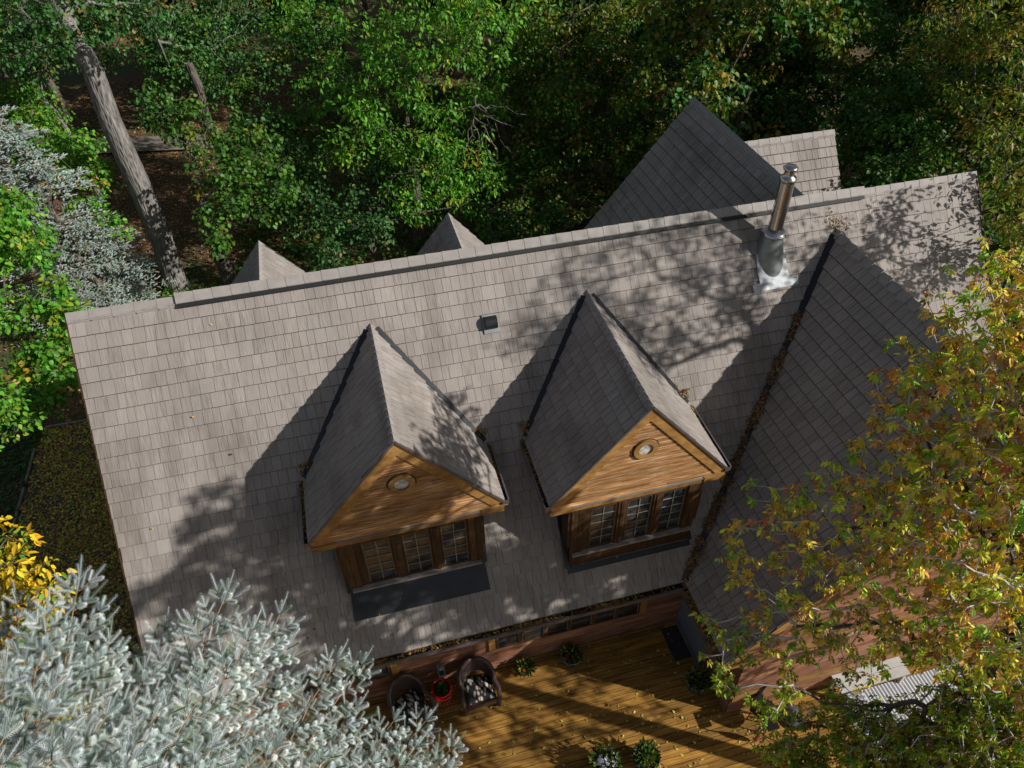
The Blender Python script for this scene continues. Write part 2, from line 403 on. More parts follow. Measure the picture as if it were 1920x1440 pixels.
def gutter(name, A, B, out, parent, w=0.12, h=0.10, drop=0.05):
    A = Vector(A) + Vector((0, 0, -drop)); B = Vector(B) + Vector((0, 0, -drop)); out = Vector(out); Z = Vector((0, 0, 1))
    mb = MB(); mb.mcur = 1
    i0 = out * 0.012
    mb.bar(A + i0 - Z * h / 2, B + i0 - Z * h / 2, 0.01, h, Z)
    mb.bar(A + out * w / 2 - Z * (h + 0.006), B + out * w / 2 - Z * (h + 0.006), w, 0.012, Z)
    mb.mcur = 0
    mb.bar(A + out * (w + 0.002) - Z * h / 2, B + out * (w + 0.002) - Z * h / 2, 0.012, h + 0.01, Z)
    mb.bar(A + out * (w + 0.003) + Z * 0.008, B + out * (w + 0.003) + Z * 0.008, 0.026, 0.012, Z)
    d = (B - A).normalized()
    for P, s in ((A, -1), (B, 1)):
        mb.bar(P + d * s * 0.004 + out * w / 2 - Z * h * 0.95, P + d * s * 0.004 + out * w / 2 + Z * 0.01, w, 0.008, d)
    return mb.build(name, ['gutter', 'gutter_in'], parent)
gutter('gutter', (-0.02, -D_, EZ), (9.68, -D_, EZ), (0, -1, 0), roof)
gutter('gutter', (-0.02, D_, EZ), (L_MAIN, D_, EZ), (0, 1, 0), roof)

def courses(mb, x0f, x1f, z0, z1, y, h=0.12, t=0.016):
    """lapped siding on a wall facing -y; x0f/x1f give the width at a height"""
    z = z0
    while z < z1 - 0.01:
        zt_ = min(z + h, z1)
        a0, b0 = x0f(z), x1f(z); a1, b1 = x0f(zt_), x1f(zt_)
        if b1 - a1 < 0.02: break
        cuts = [0]
        while cuts[-1] < 1: cuts.append(min(1, cuts[-1] + random.uniform(1.2, 3.2) / max(0.1, b0 - a0)))
        for c0, c1 in zip(cuts, cuts[1:]):
            tn = random.random(); g = 0.0015 / max(0.1, b0 - a0)
            p = [(a0 + (b0 - a0) * c0, y - t, z), (a0 + (b0 - a0) * (c1 - g), y - t, z), (a1 + (b1 - a1) * (c1 - g), y - 0.003, zt_), (a1 + (b1 - a1) * c0, y - 0.003, zt_)]
            mb.quad(p, tn); mb.quad([(p[0][0], y, z), (p[1][0], y, z), p[1], p[0]], tn)
        z = zt_
def casement(parent, x0, x1, z0, z1, y, cols=2, rows=5, framemat='trim_dark'):
    """a window: frame with its muntins, and the pane behind"""
    fr = MB(); ft = 0.035
    fr.box((x0, y - 0.03, z0), (x0 + ft, y + 0.03, z1)); fr.box((x1 - ft, y - 0.03, z0), (x1, y + 0.03, z1))
    fr.box((x0 + ft, y - 0.03, z0), (x1 - ft, y + 0.03, z0 + ft)); fr.box((x0 + ft, y - 0.03, z1 - ft), (x1 - ft, y + 0.03, z1))
    o = fr.build('window', framemat, parent)
    mu = MB(); a, b, c, d = x0 + ft, x1 - ft, z0 + ft, z1 - ft
    for i in range(1, cols): x = a + (b - a) * i / cols; mu.box((x - 0.006, y - 0.018, c), (x + 0.006, y - 0.002, d), 0.5)
    for j in range(1, rows):
        z = c + (d - c) * j / rows; mu.box((a, y - 0.0165, z - 0.005), (b, y - 0.0035, z + 0.005), 0.5)
    for x in (a + 0.004, b - 0.004): mu.box((x - 0.004, y - 0.02, c), (x + 0.004, y - 0.004, d), 0.5)
    mu.build('muntin', 'muntin', parent)
    g = MB(); g.box((a, y + 0.0, c), (b, y + 0.006, d), 0.5); g.build('pane', 'glass', parent)
def dormer(px, yf, z, apron, rz, seed, parent=house):
    """front-gabled dormer; local frame centred on its ridge line, facing -y"""
    hw, md = 1.6, 1.2033
    ze = z - md * hw; yw = yf + 0.036
    root_b = MB()
    # cheeks, back of the window band and header: the body
    zb = -m_ * abs(yw) - 0.25
    for sx in (-1, 1):
        a, b = sorted((sx * 1.2, sx * 1.12)); root_b.box((a, yw + 0.02, zb), (b, yw + 2.0, ze - 0.02), 0.3)
    wb = z - 3.51 if apron else z - 3.49   # window sill height
    wt = z - 2.29
    root_b.box((-1.2, yw - 0.01, wt), (1.2, yw + 0.05, z - 2.12), 0.6)          # header
    root_b.box((-1.2, yw - 0.002, zb), (1.2, yw + 0.05, wb), 0.4)               # apron wall
    for a, b in ((-1.2, -0.87), (0.98, 1.2)): root_b.box((a, yw - 0.004, wb), (b, yw + 0.05, wt), 0.5)
    for a, b in ((-0.34, -0.19), (0.33, 0.47)):
        root_b.box((a, yw - 0.02, wb), (b, yw + 0.06, wt), 0.7)
        root_b.box(((a + b) / 2 - 0.025, yw - 0.035, wb), ((a + b) / 2 + 0.025, yw - 0.0205, wt), 0.3)
    body = root_b.build('dormer', 'trim_dark'); body.location = (px, 0, 0); body.rotation_euler = (0, 0, rz)
    body.parent = parent; body.matrix_parent_inverse = Matrix.Translation(-HO)
    r_ = MB(); r_.box((-1.12, yw + 0.35, wb - 0.1), (1.12, yw + 0.4, wt + 0.1)); r_.build('dark_interior', 'interior', body)
    # side boards with shaped feet
    for sx in (-1, 1):
        sb = MB()
        xx = sx * 1.205
        for k, (a, b) in enumerate(((0.0, 0.11), (0.115, 0.225))):
            x0, x1 = sorted((xx - sx * a, xx - sx * b))
            sb.box((x0, yw - 0.03, wb - 0.12 + 0.03 * k), (x1, yw - 0.0055, wt + 0.16))
        sb.box((min(xx, xx + sx * 0.06), yw - 0.01, wb + 0.18), (max(xx, xx + sx * 0.06), yw + 0.3, wt + 0.16))
        sb.build('corner_board', 'trim_dark', body)
    for a, b in ((-0.865, -0.345), (-0.185, 0.325), (0.475, 0.975)): casement(body, a, b, wb + 0.01, wt - 0.005, yw + 0.03)
    s_ = MB(); s_.box((-1.17, yw - 0.09, wb - 0.05), (1.17, yw + 0.0, wb - 0.002)); s_.build('sill', 'sill', body)
    # gable
    g = MB()
    zc = z - 2.11
    courses(g, lambda q: -(z - q) / md + 0.05, lambda q: (z - q) / md - 0.05, zc, z - 0.1, yw, 0.105)
    g.mcur = 1; g.quad([(-(z - zc) / md + 0.02, yw + 0.004, zc), ((z - zc) / md - 0.02, yw + 0.004, zc), (0, yw + 0.004, z - 0.05)], 0.2)
    g.build('gable', ['cedar', 'trim_dark'], body)
    t_ = MB()
    t_.box((-1.22, yw - 0.035, zc - 0.11), (1.22, yw - 0.011, zc - 0.005), 0.4)
    for sx in (-1, 1):
        x0, x1 = sorted((sx * 1.222, sx * 1.62)); t_.box((x0, yf - 0.02, zc - 0.09), (x1, yw + 0.5, ze - 0.16 if False else zc + 0.02), 0.5)
    t_.build('gable_trim', 'trim', body)
    fl = MB(); fl.box((-1.21, yw - 0.05, zc - 0.003), (1.21, yw - 0.0, zc + 0.006)); fl.build('drip_edge', 'galv', body)
    bb = MB()
    for sx in (-1, 1):
        dd = Vector((sx, 0, -md)).normalized(); N = Vector((sx * md, 0, 1)).normalized()
        Lb = hw * math.sqrt(1 + md * md)
        a = Vector((0, yf + 0.012, z)) - N * 0.17 ; 
        p = [Vector((0, 0, z - 0.012 * 0)) , ]
        y0, y1 = yf - 0.002, yf + 0.032
        top0 = Vector((0, 0, z - 0.02)); top1 = top0 + dd * (Lb - 0.01); bot1 = top1 - N * 0.19; bot0 = Vector((0, 0, z - 0.02 - 0.19 * math.sqrt(1 + md * md)))
        q = [top0, top1, bot1, bot0]
        A = [Vector((v.x, y0, v.z)) for v in q]; B = [Vector((v.x, y1, v.z)) for v in q]
        tn = 0.85
        F_ = A if sx < 0 else A[::-1]
        bb.quad(F_, tn); bb.quad(([B[0], B[3], B[2], B[1]] if sx < 0 else B), tn)
        for i in range(4):
            j = (i + 1) % 4; bb.quad([A[i], A[j], B[j], B[i]], tn)
        bb.mcur = 1   # dark edge strip under the shingles
        bb.bar(Vector((0, yf - 0.014, z + 0.002)), Vector((0, yf - 0.014, z + 0.002)) + dd * Lb, 0.03, 0.035, N, tone=0.3)
        bb.mcur = 0
    bb.build('bargeboard', ['trim', 'gutter'], body)
    # round window
    rw = MB(); n = 28; zc2 = z - 0.99
    for (r0, r1, y0) in ((0.125, 0.215, yw - 0.05),):
        for k in range(n):
            a, b = 2 * math.pi * k / n, 2 * math.pi * (k + 1) / n
            P = lambda rr, th, yy: Vector((rr * math.cos(th), yy, zc2 + rr * math.sin(th)))
            rw.quad([P(r0, a, y0), P(r0, b, y0), P(r1, b, y0), P(r1, a, y0)][::-1], 0.7)
            rw.quad([P(r1, a, y0), P(r1, b, y0), P(r1, b, yw + 0.01), P(r1, a, yw + 0.01)][::-1], 0.4)
            rw.quad([P(r0, a, y0), P(r0, b, y0), P(r0, b, yw + 0.01), P(r0, a, yw + 0.01)], 0.1)
    rw.mcur = 1  # dark ring behind the frame: its shadow line painted in
    for k in range(n):
        a, b = 2 * math.pi * k / n, 2 * math.pi * (k + 1) / n
        rw.quad([P(0.2, a, yw - 0.02), P(0.2, b, yw - 0.02), P(0.236, b, yw - 0.02), P(0.236, a, yw - 0.02)][::-1], 0.1)
    rw.build('round_frame', ['trim', 'underlay'], body)
    rg = MB(); rg.lathe([(0.0, 0.0), (0.128, 0.0)], 24)
    o = rg.build('round_pane', 'round_glass', body); o.rotation_euler = (math.pi / 2, 0, 0); o.location = (0, yw - 0.022, zc2)
    # slopes
    yb = z / -m_ ; yb = z / m_
    ev = ze / m_
    for sx in (-1, 1):
        dd = Vector((sx, 0, -md)).normalized(); Ls = hw * math.sqrt(1 + md * md)
        cz = md / math.sqrt(1 + md * md)
        ur = lambda s, cz=cz: (0, (z - s * cz) / m_ - yf + 0.06)
        roof_plane('dormer_roof', (0, yf, z), (0, 1, 0), dd, Ls + 0.02, ur,
                   [(0, yf + 0.012, z), (sx * hw, yf + 0.012, ze), (sx * hw, ev + 0.05, ze), (0, yb + 0.05, z)], body, seed=seed + sx)
        # valley strip
        A = Vector((0, yb, z)); B = Vector((sx * hw, ev, ze))
        n1 = Vector((0, -m_, 1)).normalized(); n2 = Vector((sx * md, 0, 1)).normalized(); nn = (n1 + n2).normalized()
        v = MB(); d_ = (B - A).normalized(); v.bar(A + d_ * 0.12, B - d_ * 0.02, 0.10, 0.035, nn, off=0.045); 
        v.build('valley_flashing', 'black_metal', body)
        gutter('gutter', (sx * (hw + 0.0), yf + 0.0, ze), (sx * (hw + 0.0), ev - 0.08, ze), (sx, 0, 0), body, 0.105, 0.09, 0.03)
    c_ = MB(); caps(c_, (0, yf - 0.01, z), (0, yb + 0.08, z), (-1, 0, -md), (1, 0, -md), 0.125, 0.17, 0.012, seed, 0.026)
    c_.build('ridge_cap', 'cap', body)
    # apron flashing laid on the main roof below the sill
    ap = MB(); y0, y1 = (yw - 0.0, yw - 0.33) if apron else (yw - 0.0, yw - 0.07)
    N = Vector((0, -m_, 1)).normalized()
    a = Vector((0, y0, m_ * y0)) + N * 0.042; b = Vector((0, y1, m_ * y1)) + N * 0.042
    slab(ap, [a + Vector((-1.22, 0, 0)), b + Vector((-1.24, 0, 0)), b + Vector((1.24, 0, 0)), a + Vector((1.22, 0, 0))], N, 0.02)
    for sx in (-1, 1):
        p = Vector((sx * 1.235, yw, m_ * yw)); q = Vector((sx * 1.235, yw + 1.3, m_ * (yw + 1.3))); ap.bar(p + N * 0.05, q + N * 0.05, 0.07, 0.03, N)
    ap.build('apron_flashing', 'black_metal', body)
    return body
dormer(4.759, -3.474, -0.759, True, 0, 21)['label'] = 'left dormer with dappled gable and wide black apron below its windows'
dormer(8.721, -3.776, -0.805, False, 0, 31)['label'] = 'right dormer with sunlit orange gable'
d3 = dormer(2.85, -3.1, -1.0, True, math.pi, 41); d3['label'] = 'small gable peeking over the ridge at the left'
d4 = dormer(6.85, -3.1, -1.0, True, math.pi, 51); d4['label'] = 'small brown gable peeking over the ridge near the middle'

# right wing, facing the deck
xw, zw, mw, yfw = 13.918, -0.546, 1.1667, -6.0
hww = (zw - EZ) / mw
wing_b = MB()
XW = xw - hww + 0.45
courses(wing_b, lambda q: XW, lambda q: 17.3, GND, EZ - 0.02, yfw + 0.05, 0.12)
courses(wing_b, lambda q: xw - (zw - q) / mw + 0.06, lambda q: min(17.6, xw + (zw - q) / mw - 0.06), EZ - 0.02, zw - 0.12, yfw + 0.055, 0.12)
wing_b.mcur = 1
wing_b.quad([(xw - hww + 0.1, yfw + 0.07, EZ - 0.1), (17.7, yfw + 0.07, EZ - 0.1), (17.7, yfw + 0.07, zw - mw * (17.7 - xw) - 0.05), (xw, yfw + 0.07, zw - 0.06)], 0.2)
wing_b.box((XW + 0.02, yfw + 0.08, GND), (17.2, -0.5, EZ - 0.12), 0.2)
wing = at_house(wing_b.build('wing', ['redwood', 'trim_dark']))
# west wall of the wing is lapped too
wb_ = MB(); courses(wb_, lambda q: -6.0 + 0.06, lambda q: -3.8, GND, EZ - 0.08, 0.0, 0.12)
o = wb_.build('side_wall', 'redwood', wing); o.rotation_euler = (0, 0, -math.pi / 2); o.location = (XW + 0.012, -9.8 + 0.06, 0)
# door in that wall
dr = MB(); dr.box((XW - 0.05, -4.86, DECK + 0.01), (XW - 0.005, -3.86, DECK + 2.1)); do = dr.build('door', 'door_grey', wing)
fr = MB()
fr.box((XW - 0.1, -4.93, DECK + 0.002), (XW - 0.004, -4.862, DECK + 2.16)); fr.box((XW - 0.1, -3.858, DECK + 0.002), (XW - 0.004, -3.815, DECK + 2.16)); fr.box((XW - 0.13, -4.95, DECK + 0.003), (XW - 0.052, -3.82, DECK + 0.05))
fr.build('door_frame', 'galv', wing)
for sx, nm in ((-1, 5), (1, 6)):
    dd = Vector((sx, 0, -mw)).normalized(); hwx = hww if sx < 0 else 3.75
    cz = mw / math.sqrt(1 + mw * mw)
    ur = lambda s, cz=cz: (0, (zw - s * cz) / m_ - yfw + 0.05)
    zE = zw - mw * hwx
    roof_plane('wing_roof', (xw, yfw, zw), (0, 1, 0), dd, hwx * math.sqrt(1 + mw * mw), ur,
               [(xw, yfw + 0.012, zw), (xw + sx * hwx, yfw + 0.012, zE), (xw + sx * hwx, zE / m_ + 0.05, zE), (xw, zw / m_ + 0.05, zw)], wing, seed=60 + nm)
    A = Vector((xw, zw / m_, zw)); B = Vector((xw + sx * hwx, zE / m_, zE)); nn = (Vector((0, -m_, 1)).normalized() + Vector((sx * mw, 0, 1)).normalized()).normalized()
    v = MB(); v.bar(A + (B - A) * 0.015, B, 0.13, 0.04, nn, off=0.05); v.build('valley_flashing', 'black_metal', wing)
    bb = MB(); N = Vector((sx * mw, 0, 1)).normalized(); a = Vector((xw, yfw + 0.012, zw)) - N * 0.11; bb.bar(a, a + dd * hwx * math.sqrt(1 + mw * mw), 0.04, 0.2, N, tone=0.8)
    bb.build('bargeboard', 'trim', wing)
c_ = MB(); caps(c_, (xw, yfw, zw), (xw, zw / m_ + 0.1, zw), (-1, 0, -mw), (1, 0, -mw), 0.17, 0.27, 0.03, 8, 0.045); c_.build('ridge_cap', 'cap', wing)
gutter('gutter', (xw - hww, yfw, EZ), (xw - hww, -D_ - 0.14, EZ), (-1, 0, 0), wing)
tb = MB(); tb.box((XW - 0.02, yfw - 0.03, -7.12), (17.3, yfw + 0.03, -6.98)); tb.box((xw - hww + 0.05, yfw - 0.03, EZ - 0.18), (17.6, yfw + 0.035, EZ - 0.04)); tb.build('belt_trim', 'trim', wing)
# ledge and small window high in the gable
lg = MB(); lg.box((14.45, yfw - 0.30, -4.62), (15.35, yfw + 0.03, -4.57)); lg.build('ledge', 'white', wing)
lg = MB(); lg.box((14.47, yfw - 0.26, -4.80), (15.33, yfw + 0.03, -4.622)); lg.build('ledge_bracket', 'trim', wing)
casement(wing, 14.55, 15.25, -4.5, -3.6, yfw + 0.0, 2, 3)
# wing reaching back behind the ridge
xb, zb2, mbk, yb2 = 14.026, -0.546, 1.2141, 6.304
bw_ = MB(); hb_ = (zb2 - EZ) / mbk
bw_.quad([(xb + hb_ - 0.1, yb2 - 0.07, EZ), (xb - hb_ + 0.1, yb2 - 0.07, EZ), (xb, yb2 - 0.07, zb2 - 0.05)], 0.4)
bw_.box((xb - hb_ + 0.4, 0.5, GND), (xb + 3.4, yb2 - 0.1, EZ - 0.12), 0.4)
bw = at_house(bw_.build('back_wing', 'redwood'))
for sx in (-1, 1):
    dd = Vector((sx, 0, -mbk)).normalized(); cz = mbk / math.sqrt(1 + mbk * mbk); hx = hb_ if sx < 0 else 3.6
    zE = zb2 - mbk * hx
    ur = lambda s, cz=cz: (0, yb2 + (zb2 - s * cz) / m_ + 0.05)
    roof_plane('wing_roof', (xb, yb2, zb2), (0, -1, 0), dd, hx * math.sqrt(1 + mbk * mbk), ur,
               [(xb, yb2 - 0.012, zb2), (xb + sx * hx, yb2 - 0.012, zE), (xb + sx * hx, -zE / m_ - 0.05, zE), (xb, -zb2 / m_ - 0.05, zb2)], bw, seed=70 + sx)
    bb = MB(); N = Vector((sx * mbk, 0, 1)).normalized(); a = Vector((xb, yb2 - 0.012, zb2)) - N * 0.11; bb.bar(a, a + dd * hx * math.sqrt(1 + mbk * mbk), 0.04, 0.2, N, tone=0.8); bb.build('bargeboard', 'trim_dark', bw)
c_ = MB(); caps(c_, (xb, yb2, zb2), (xb, 0.35, zb2), (-1, 0, -mbk), (1, 0, -mbk), 0.2, 0.3, 0.03, 9); c_.build('ridge_cap', 'cap', bw)
# lower cross roof to its right
cy_, cz_ = 4.41, -1.0
cr = MB(); cr.quad([(17.0, cy_ - 3, cz_ - 3 * m_ - 0.05), (17.0, cy_ + 3, cz_ - 3 * m_ - 0.05), (17.0, cy_, cz_ - 0.05)], 0.4); cr.box((14.4, 0.6, GND), (16.95, cy_ + 2.6, cz_ - 3 * m_ - 0.1), 0.4)
cro = at_house(cr.build('cross_gable', 'redwood'))
for sg, dd in ((-1, front_d), (1, back_d)):
    LL = 3.1 * sn
    roof_plane('wing_roof', (17.06, cy_, cz_), (-1, 0, 0), dd, LL, lambda s: (0, 2.72 + 0.8 * s), [(17.06, cy_, cz_), (17.06, cy_ + sg * 3.1, cz_ - 3.1 * m_), (14.0, cy_ + sg * 3.1, cz_ - 3.1 * m_), (14.3, cy_, cz_)], cro, seed=80 + sg)
c_ = MB(); caps(c_, (14.35, cy_, cz_), (17.06, cy_, cz_), front_d, back_d, 0.17, 0.3, 0.03, 10); c_.build('ridge_cap', 'cap', cro)

# walls under the main roof
wl = MB()
courses(wl, lambda q: 0.3, lambda q: XW, GND, EZ - 0.06, -3.8, 0.13)
wl.mcur = 1; wl.box((0.3, -3.79, GND), (16.9, 3.8, EZ - 0.1), 0.3)
for x in (0.25, 16.95): wl.quad([(x, -4.1, EZ - 0.15), (x, 4.1, EZ - 0.15), (x, 0, -0.15)], 0.4)
wl.mcur = 0
wall = at_house(wl.build('wall', ['redwood', 'trim_dark']))
tr = MB()
for x in (5.95, 9.2, 2.1, 3.98): tr.box((x - 0.07, -3.85, -7.0), (x + 0.07, -3.818, EZ - 0.05), 0.8)
tr.box((0.3, -3.84, DECK), (XW, -3.818, DECK + 0.06), 0.4)
tr.box((0.3, -4.2, EZ - 0.13), (XW, -3.82, EZ - 0.11), 0.5); tr.box((-0.0, -4.235, EZ - 0.16), (9.7, -4.205, EZ - 0.03), 0.7)
tr.build('wall_trim', 'trim', wall)
for x0, x1 in ((6.03, 9.12), (2.18, 3.9)):
    n = round((x1 - x0) / 0.52); w_ = (x1 - x0) / n
    for k in range(n): casement(wall, x0 + k * w_, x0 + (k + 1) * w_ - 0.004, -6.95, -5.75, -3.83, 1, 3)
dr = MB(); dr.box((7.0, -3.85, DECK + 0.02), (7.0, -3.85, DECK + 0.03))
# wall lantern
ln = MB(); ln.lathe([(0.0, 0.0), (0.075, 0.0), (0.08, 0.02), (0.03, 0.04), (0.0, 0.045)], 16, (4.86, -3.98, -6.86)); 
ln.box((4.79, -4.05, -7.14), (4.93, -3.91, -7.12), 0.4)
for a, b in ((-1, -1), (1, -1), (1, 1), (-1, 1)): ln.box((4.86 + a * 0.062 - 0.006, -3.98 + b * 0.062 - 0.006, -7.12), (4.86 + a * 0.062 + 0.006, -3.98 + b * 0.062 + 0.006, -6.86), 0.4)
ln.bar((4.86, -3.98, -6.95), (4.86, -3.82, -6.95), 0.02, 0.02)
lo = ln.build('wall_lantern', 'galv', wall)
lg = MB(); lg.box((4.81, -4.03, -7.115), (4.91, -3.93, -6.87)); lg.build('lantern_glass', 'glass', wall)

# chimney flue
cx_, cy2 = 12.45, -0.55
zr = m_ * cy2
ch = MB(); ch.lathe([(0.135, -0.25), (0.135, 0.82)], 40, (cx_, cy2, 0)); ch.lathe([(0.139, 0.27), (0.139, 0.30)], 40, (cx_, cy2, 0))
chim = at_house(ch.build('chimney', 'steel', smooth=True))
k_ = MB(); k_.lathe([(0.136, -0.17), (0.145, -0.15), (0.235, -0.26), (0.236, -0.275), (0.14, -0.27)], 36, (cx_, cy2, 0)); k_.build('storm_collar', 'steel', chim, True)
k_ = MB()
# grey cone flashing meeting the sloping roof
n = 32; top = []; bot = []
for j in range(n):
    th = 2 * math.pi * j / n; c, s = math.cos(th), math.sin(th)
    bx, by = cx_ + 0.275 * c, cy2 - 0.06 + 0.29 * s; top.append((cx_ + 0.16 * c, cy2 + 0.16 * s, -0.24)); bot.append((bx, by, m_ * by + 0.05))
for j in range(n): k_.quad([bot[j], bot[(j + 1) % n], top[(j + 1) % n], top[j]], 0.5)
k_.build('cone_flashing', 'galv', chim, True)
k_ = MB(); N = Vector((0, -m_, 1)).normalized(); O = Vector((cx_, cy2 - 0.06, m_ * (cy2 - 0.06)))
def ring_slab(mb, prof, h, h2):
    P = [O + Vector((1, 0, 0)) * a + front_d * b for a, b in prof]
    mb.quad([p + N * h for p in P], 0.5)
    for i in range(len(P)): j = (i + 1) % len(P); mb.quad([P[i] + N * h, P[i] + N * h2, P[j] + N * h2, P[j] + N * h], 0.5)
random.seed(4)
ring_slab(k_, [(-0.45, 0.62), (0.5, 0.60), (0.5, 0.44), (0.34, 0.43), (0.30, 0.25), (0.30, -0.1), (-0.30, -0.1), (-0.32, 0.3), (-0.30, 0.46), (-0.46, 0.47)], 0.052, 0.0)
k_.build('base_flashing', 'sealant', chim)
k_ = MB(); k_.lathe([(0.137, 0.80), (0.150, 0.80), (0.152, 0.85), (0.137, 0.88), (0.10, 0.90), (0.088, 0.94), (0.09, 1.0), (0.1, 1.02)], 36, (cx_, cy2, 0)); k_.lathe([(0.0, 1.02), (0.115, 1.02), (0.128, 1.035), (0.128, 1.06), (0.10, 1.085), (0.0, 1.09)], 36, (cx_, cy2, 0)); k_.build('chimney_cap', 'steel', chim, True)
# roof vent hood
v = MB(); n = 10
O = Vector((6.84, -0.80, m_ * -0.80)); X = Vector((1, 0, 0)); N = Vector((0, -m_, 1)).normalized()
for k in range(n):
    a, b = math.pi * k / n, math.pi * (k + 1) / n
    P = lambda th, xx: O + X * xx + front_d * (-0.12 * math.cos(th)) + N * (0.03 + 0.13 * math.sin(th) ** 0.7)
    v.quad([P(a, -0.1), P(b, -0.1), P(b, 0.12), P(a, 0.12)], 0.5)
    v.quad([O - X * 0.1 + N * 0.03, P(b, -0.1), P(a, -0.1)], 0.5); v.quad([O + X * 0.12 + N * 0.03, P(a, 0.12), P(b, 0.12)], 0.5)
v.mcur = 1; v.bar(O - X * 0.13 + N * 0.037 + front_d * 0.02, O + X * 0.15 + N * 0.037 + front_d * 0.02, 0.34, 0.012, N)
at_house(v.build('roof_vent', ['black_metal', 'galv'], smooth=False))

# ---------------------------------------------------------------- leaves
def unit(a): return a / np.maximum(1e-9, np.linalg.norm(a, axis=-1, keepdims=True))
def rdir(n, g=rng): return unit(g.normal(size=(n, 3)))
def leaf_geo(P, Dv, Nv, L, W, fold=0.12, droop=0.0):
    """six-point leaf blades folded along the midrib: returns vertices and quads"""
    n = len(P); Sd = unit(np.cross(Dv, Nv)); Nn = np.cross(Sd, Dv)
    L = L[:, None]; W = W[:, None]
    c = lambda a, b, h: P + Dv * L * a + Sd * W * b + Nn * (h * W - droop * L * a * a)
    V = np.stack([c(0, 0, 0), c(0.3, 0.5, fold), c(0.66, 0.40, fold), c(1, 0, 0), c(0.66, -0.40, fold), c(0.3, -0.5, fold)], 1)
    k = (np.arange(n) * 6)[:, None]
    Fc = np.concatenate([k + np.array([[0, 1, 2, 3]]), k + np.array([[0, 3, 4, 5]])], 0)
    return V.reshape(-1, 3), Fc
def tints(n, pal, g, jit=0.22, group=None, hue=0.08):
    cols = np.array([p[0] for p in pal]); wt = np.array([p[1] for p in pal], float); wt /= wt.sum()
    if group is None: idx = g.choice(len(pal), n, p=wt)
    else:
        ng = group.max() + 1; gi = g.choice(len(pal), ng, p=wt); idx = gi[group]
        sw = g.random(n) < 0.3; idx[sw] = g.choice(len(pal), sw.sum(), p=wt)
    c = cols[idx] * (1 + jit * g.normal(size=(n, 1))) * (1 + hue * g.normal(size=(n, 3)))
    return np.clip(c, 0.003, 1)
GREEN = [((0.055, 0.15, 0.016), 5), ((0.09, 0.22, 0.022), 4), ((0.035, 0.10, 0.015), 3), ((0.15, 0.19, 0.02), 1.2), ((0.3, 0.24, 0.02), 0.25)]
BRIGHT = [((0.10, 0.29, 0.025), 5), ((0.16, 0.36, 0.03), 4), ((0.065, 0.19, 0.02), 3), ((0.3, 0.36, 0.03), 1), ((0.4, 0.26, 0.03), 0.2)]
DARKG = [((0.045, 0.14, 0.025), 5), ((0.08, 0.22, 0.055), 3), ((0.02, 0.06, 0.014), 3), ((0.13, 0.14, 0.02), 0.8), ((0.3, 0.18, 0.04), 0.25)]
YGREEN = [((0.17, 0.22, 0.02), 4), ((0.26, 0.25, 0.025), 3), ((0.08, 0.18, 0.02), 3), ((0.3, 0.2, 0.02), 1.5), ((0.25, 0.12, 0.05), 0.7)]
YELLOW_P = [((0.62, 0.42, 0.02), 5), ((0.7, 0.5, 0.04), 3), ((0.2, 0.33, 0.03), 2.5), ((0.6, 0.3, 0.02), 1), ((0.08, 0.2, 0.03), 1.2)]
AUT = [((0.85, 0.62, 0.07), 3.4), ((0.60, 0.66, 0.06), 3.4), ((0.26, 0.48, 0.04), 3.2), ((0.50, 0.29, 0.15), 2.4), ((0.92, 0.48, 0.09), 2.2), ((0.58, 0.21, 0.08), 1.3)]
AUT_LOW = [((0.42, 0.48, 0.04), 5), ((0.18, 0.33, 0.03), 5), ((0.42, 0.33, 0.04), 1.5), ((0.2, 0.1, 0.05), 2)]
LITTER = [((0.3, 0.17, 0.05), 3), ((0.42, 0.27, 0.08), 2), ((0.2, 0.1, 0.04), 3), ((0.5, 0.2, 0.03), 1.2), ((0.35, 0.33, 0.06), 1.2)]

# ---------------------------------------------------------------- trees
def graph(pts, nodes, g, kpath=0.35):
    """joins every point to the nearest node already joined: returns positions and parents"""
    nodes = [tuple(p) for p in nodes]; par = [-1] + list(range(len(nodes) - 1))
    root = np.array(nodes[-1]); pts = pts[np.argsort(np.linalg.norm(pts - root, axis=1))]
    nt0 = len(nodes); T = nt0 + len(pts) * 2
    pos = np.zeros((T, 3)); pl = np.zeros(T); pos[:nt0] = nodes; n = nt0
    for i in range(1, nt0): pl[i] = pl[i - 1] + np.linalg.norm(pos[i] - pos[i - 1]) * 0.25
    tips = []
    for p in pts:
        d = np.linalg.norm(pos[:n] - p, axis=1); j = int(np.argmin(d + kpath * pl[:n])); q = pos[j]
        if d[j] > 0.25:
            mid = (q + p) / 2 + g.normal(size=3) * d[j] * 0.09; mid[2] += 0.05 * d[j]
            pos[n] = mid; pl[n] = pl[j] + d[j] / 2; par.append(j); j = n; n += 1
        pos[n] = p; pl[n] = pl[j] + np.linalg.norm(pos[j] - p); par.append(j); tips.append(n); n += 1
    return pos[:n], np.array(par), np.array(tips)
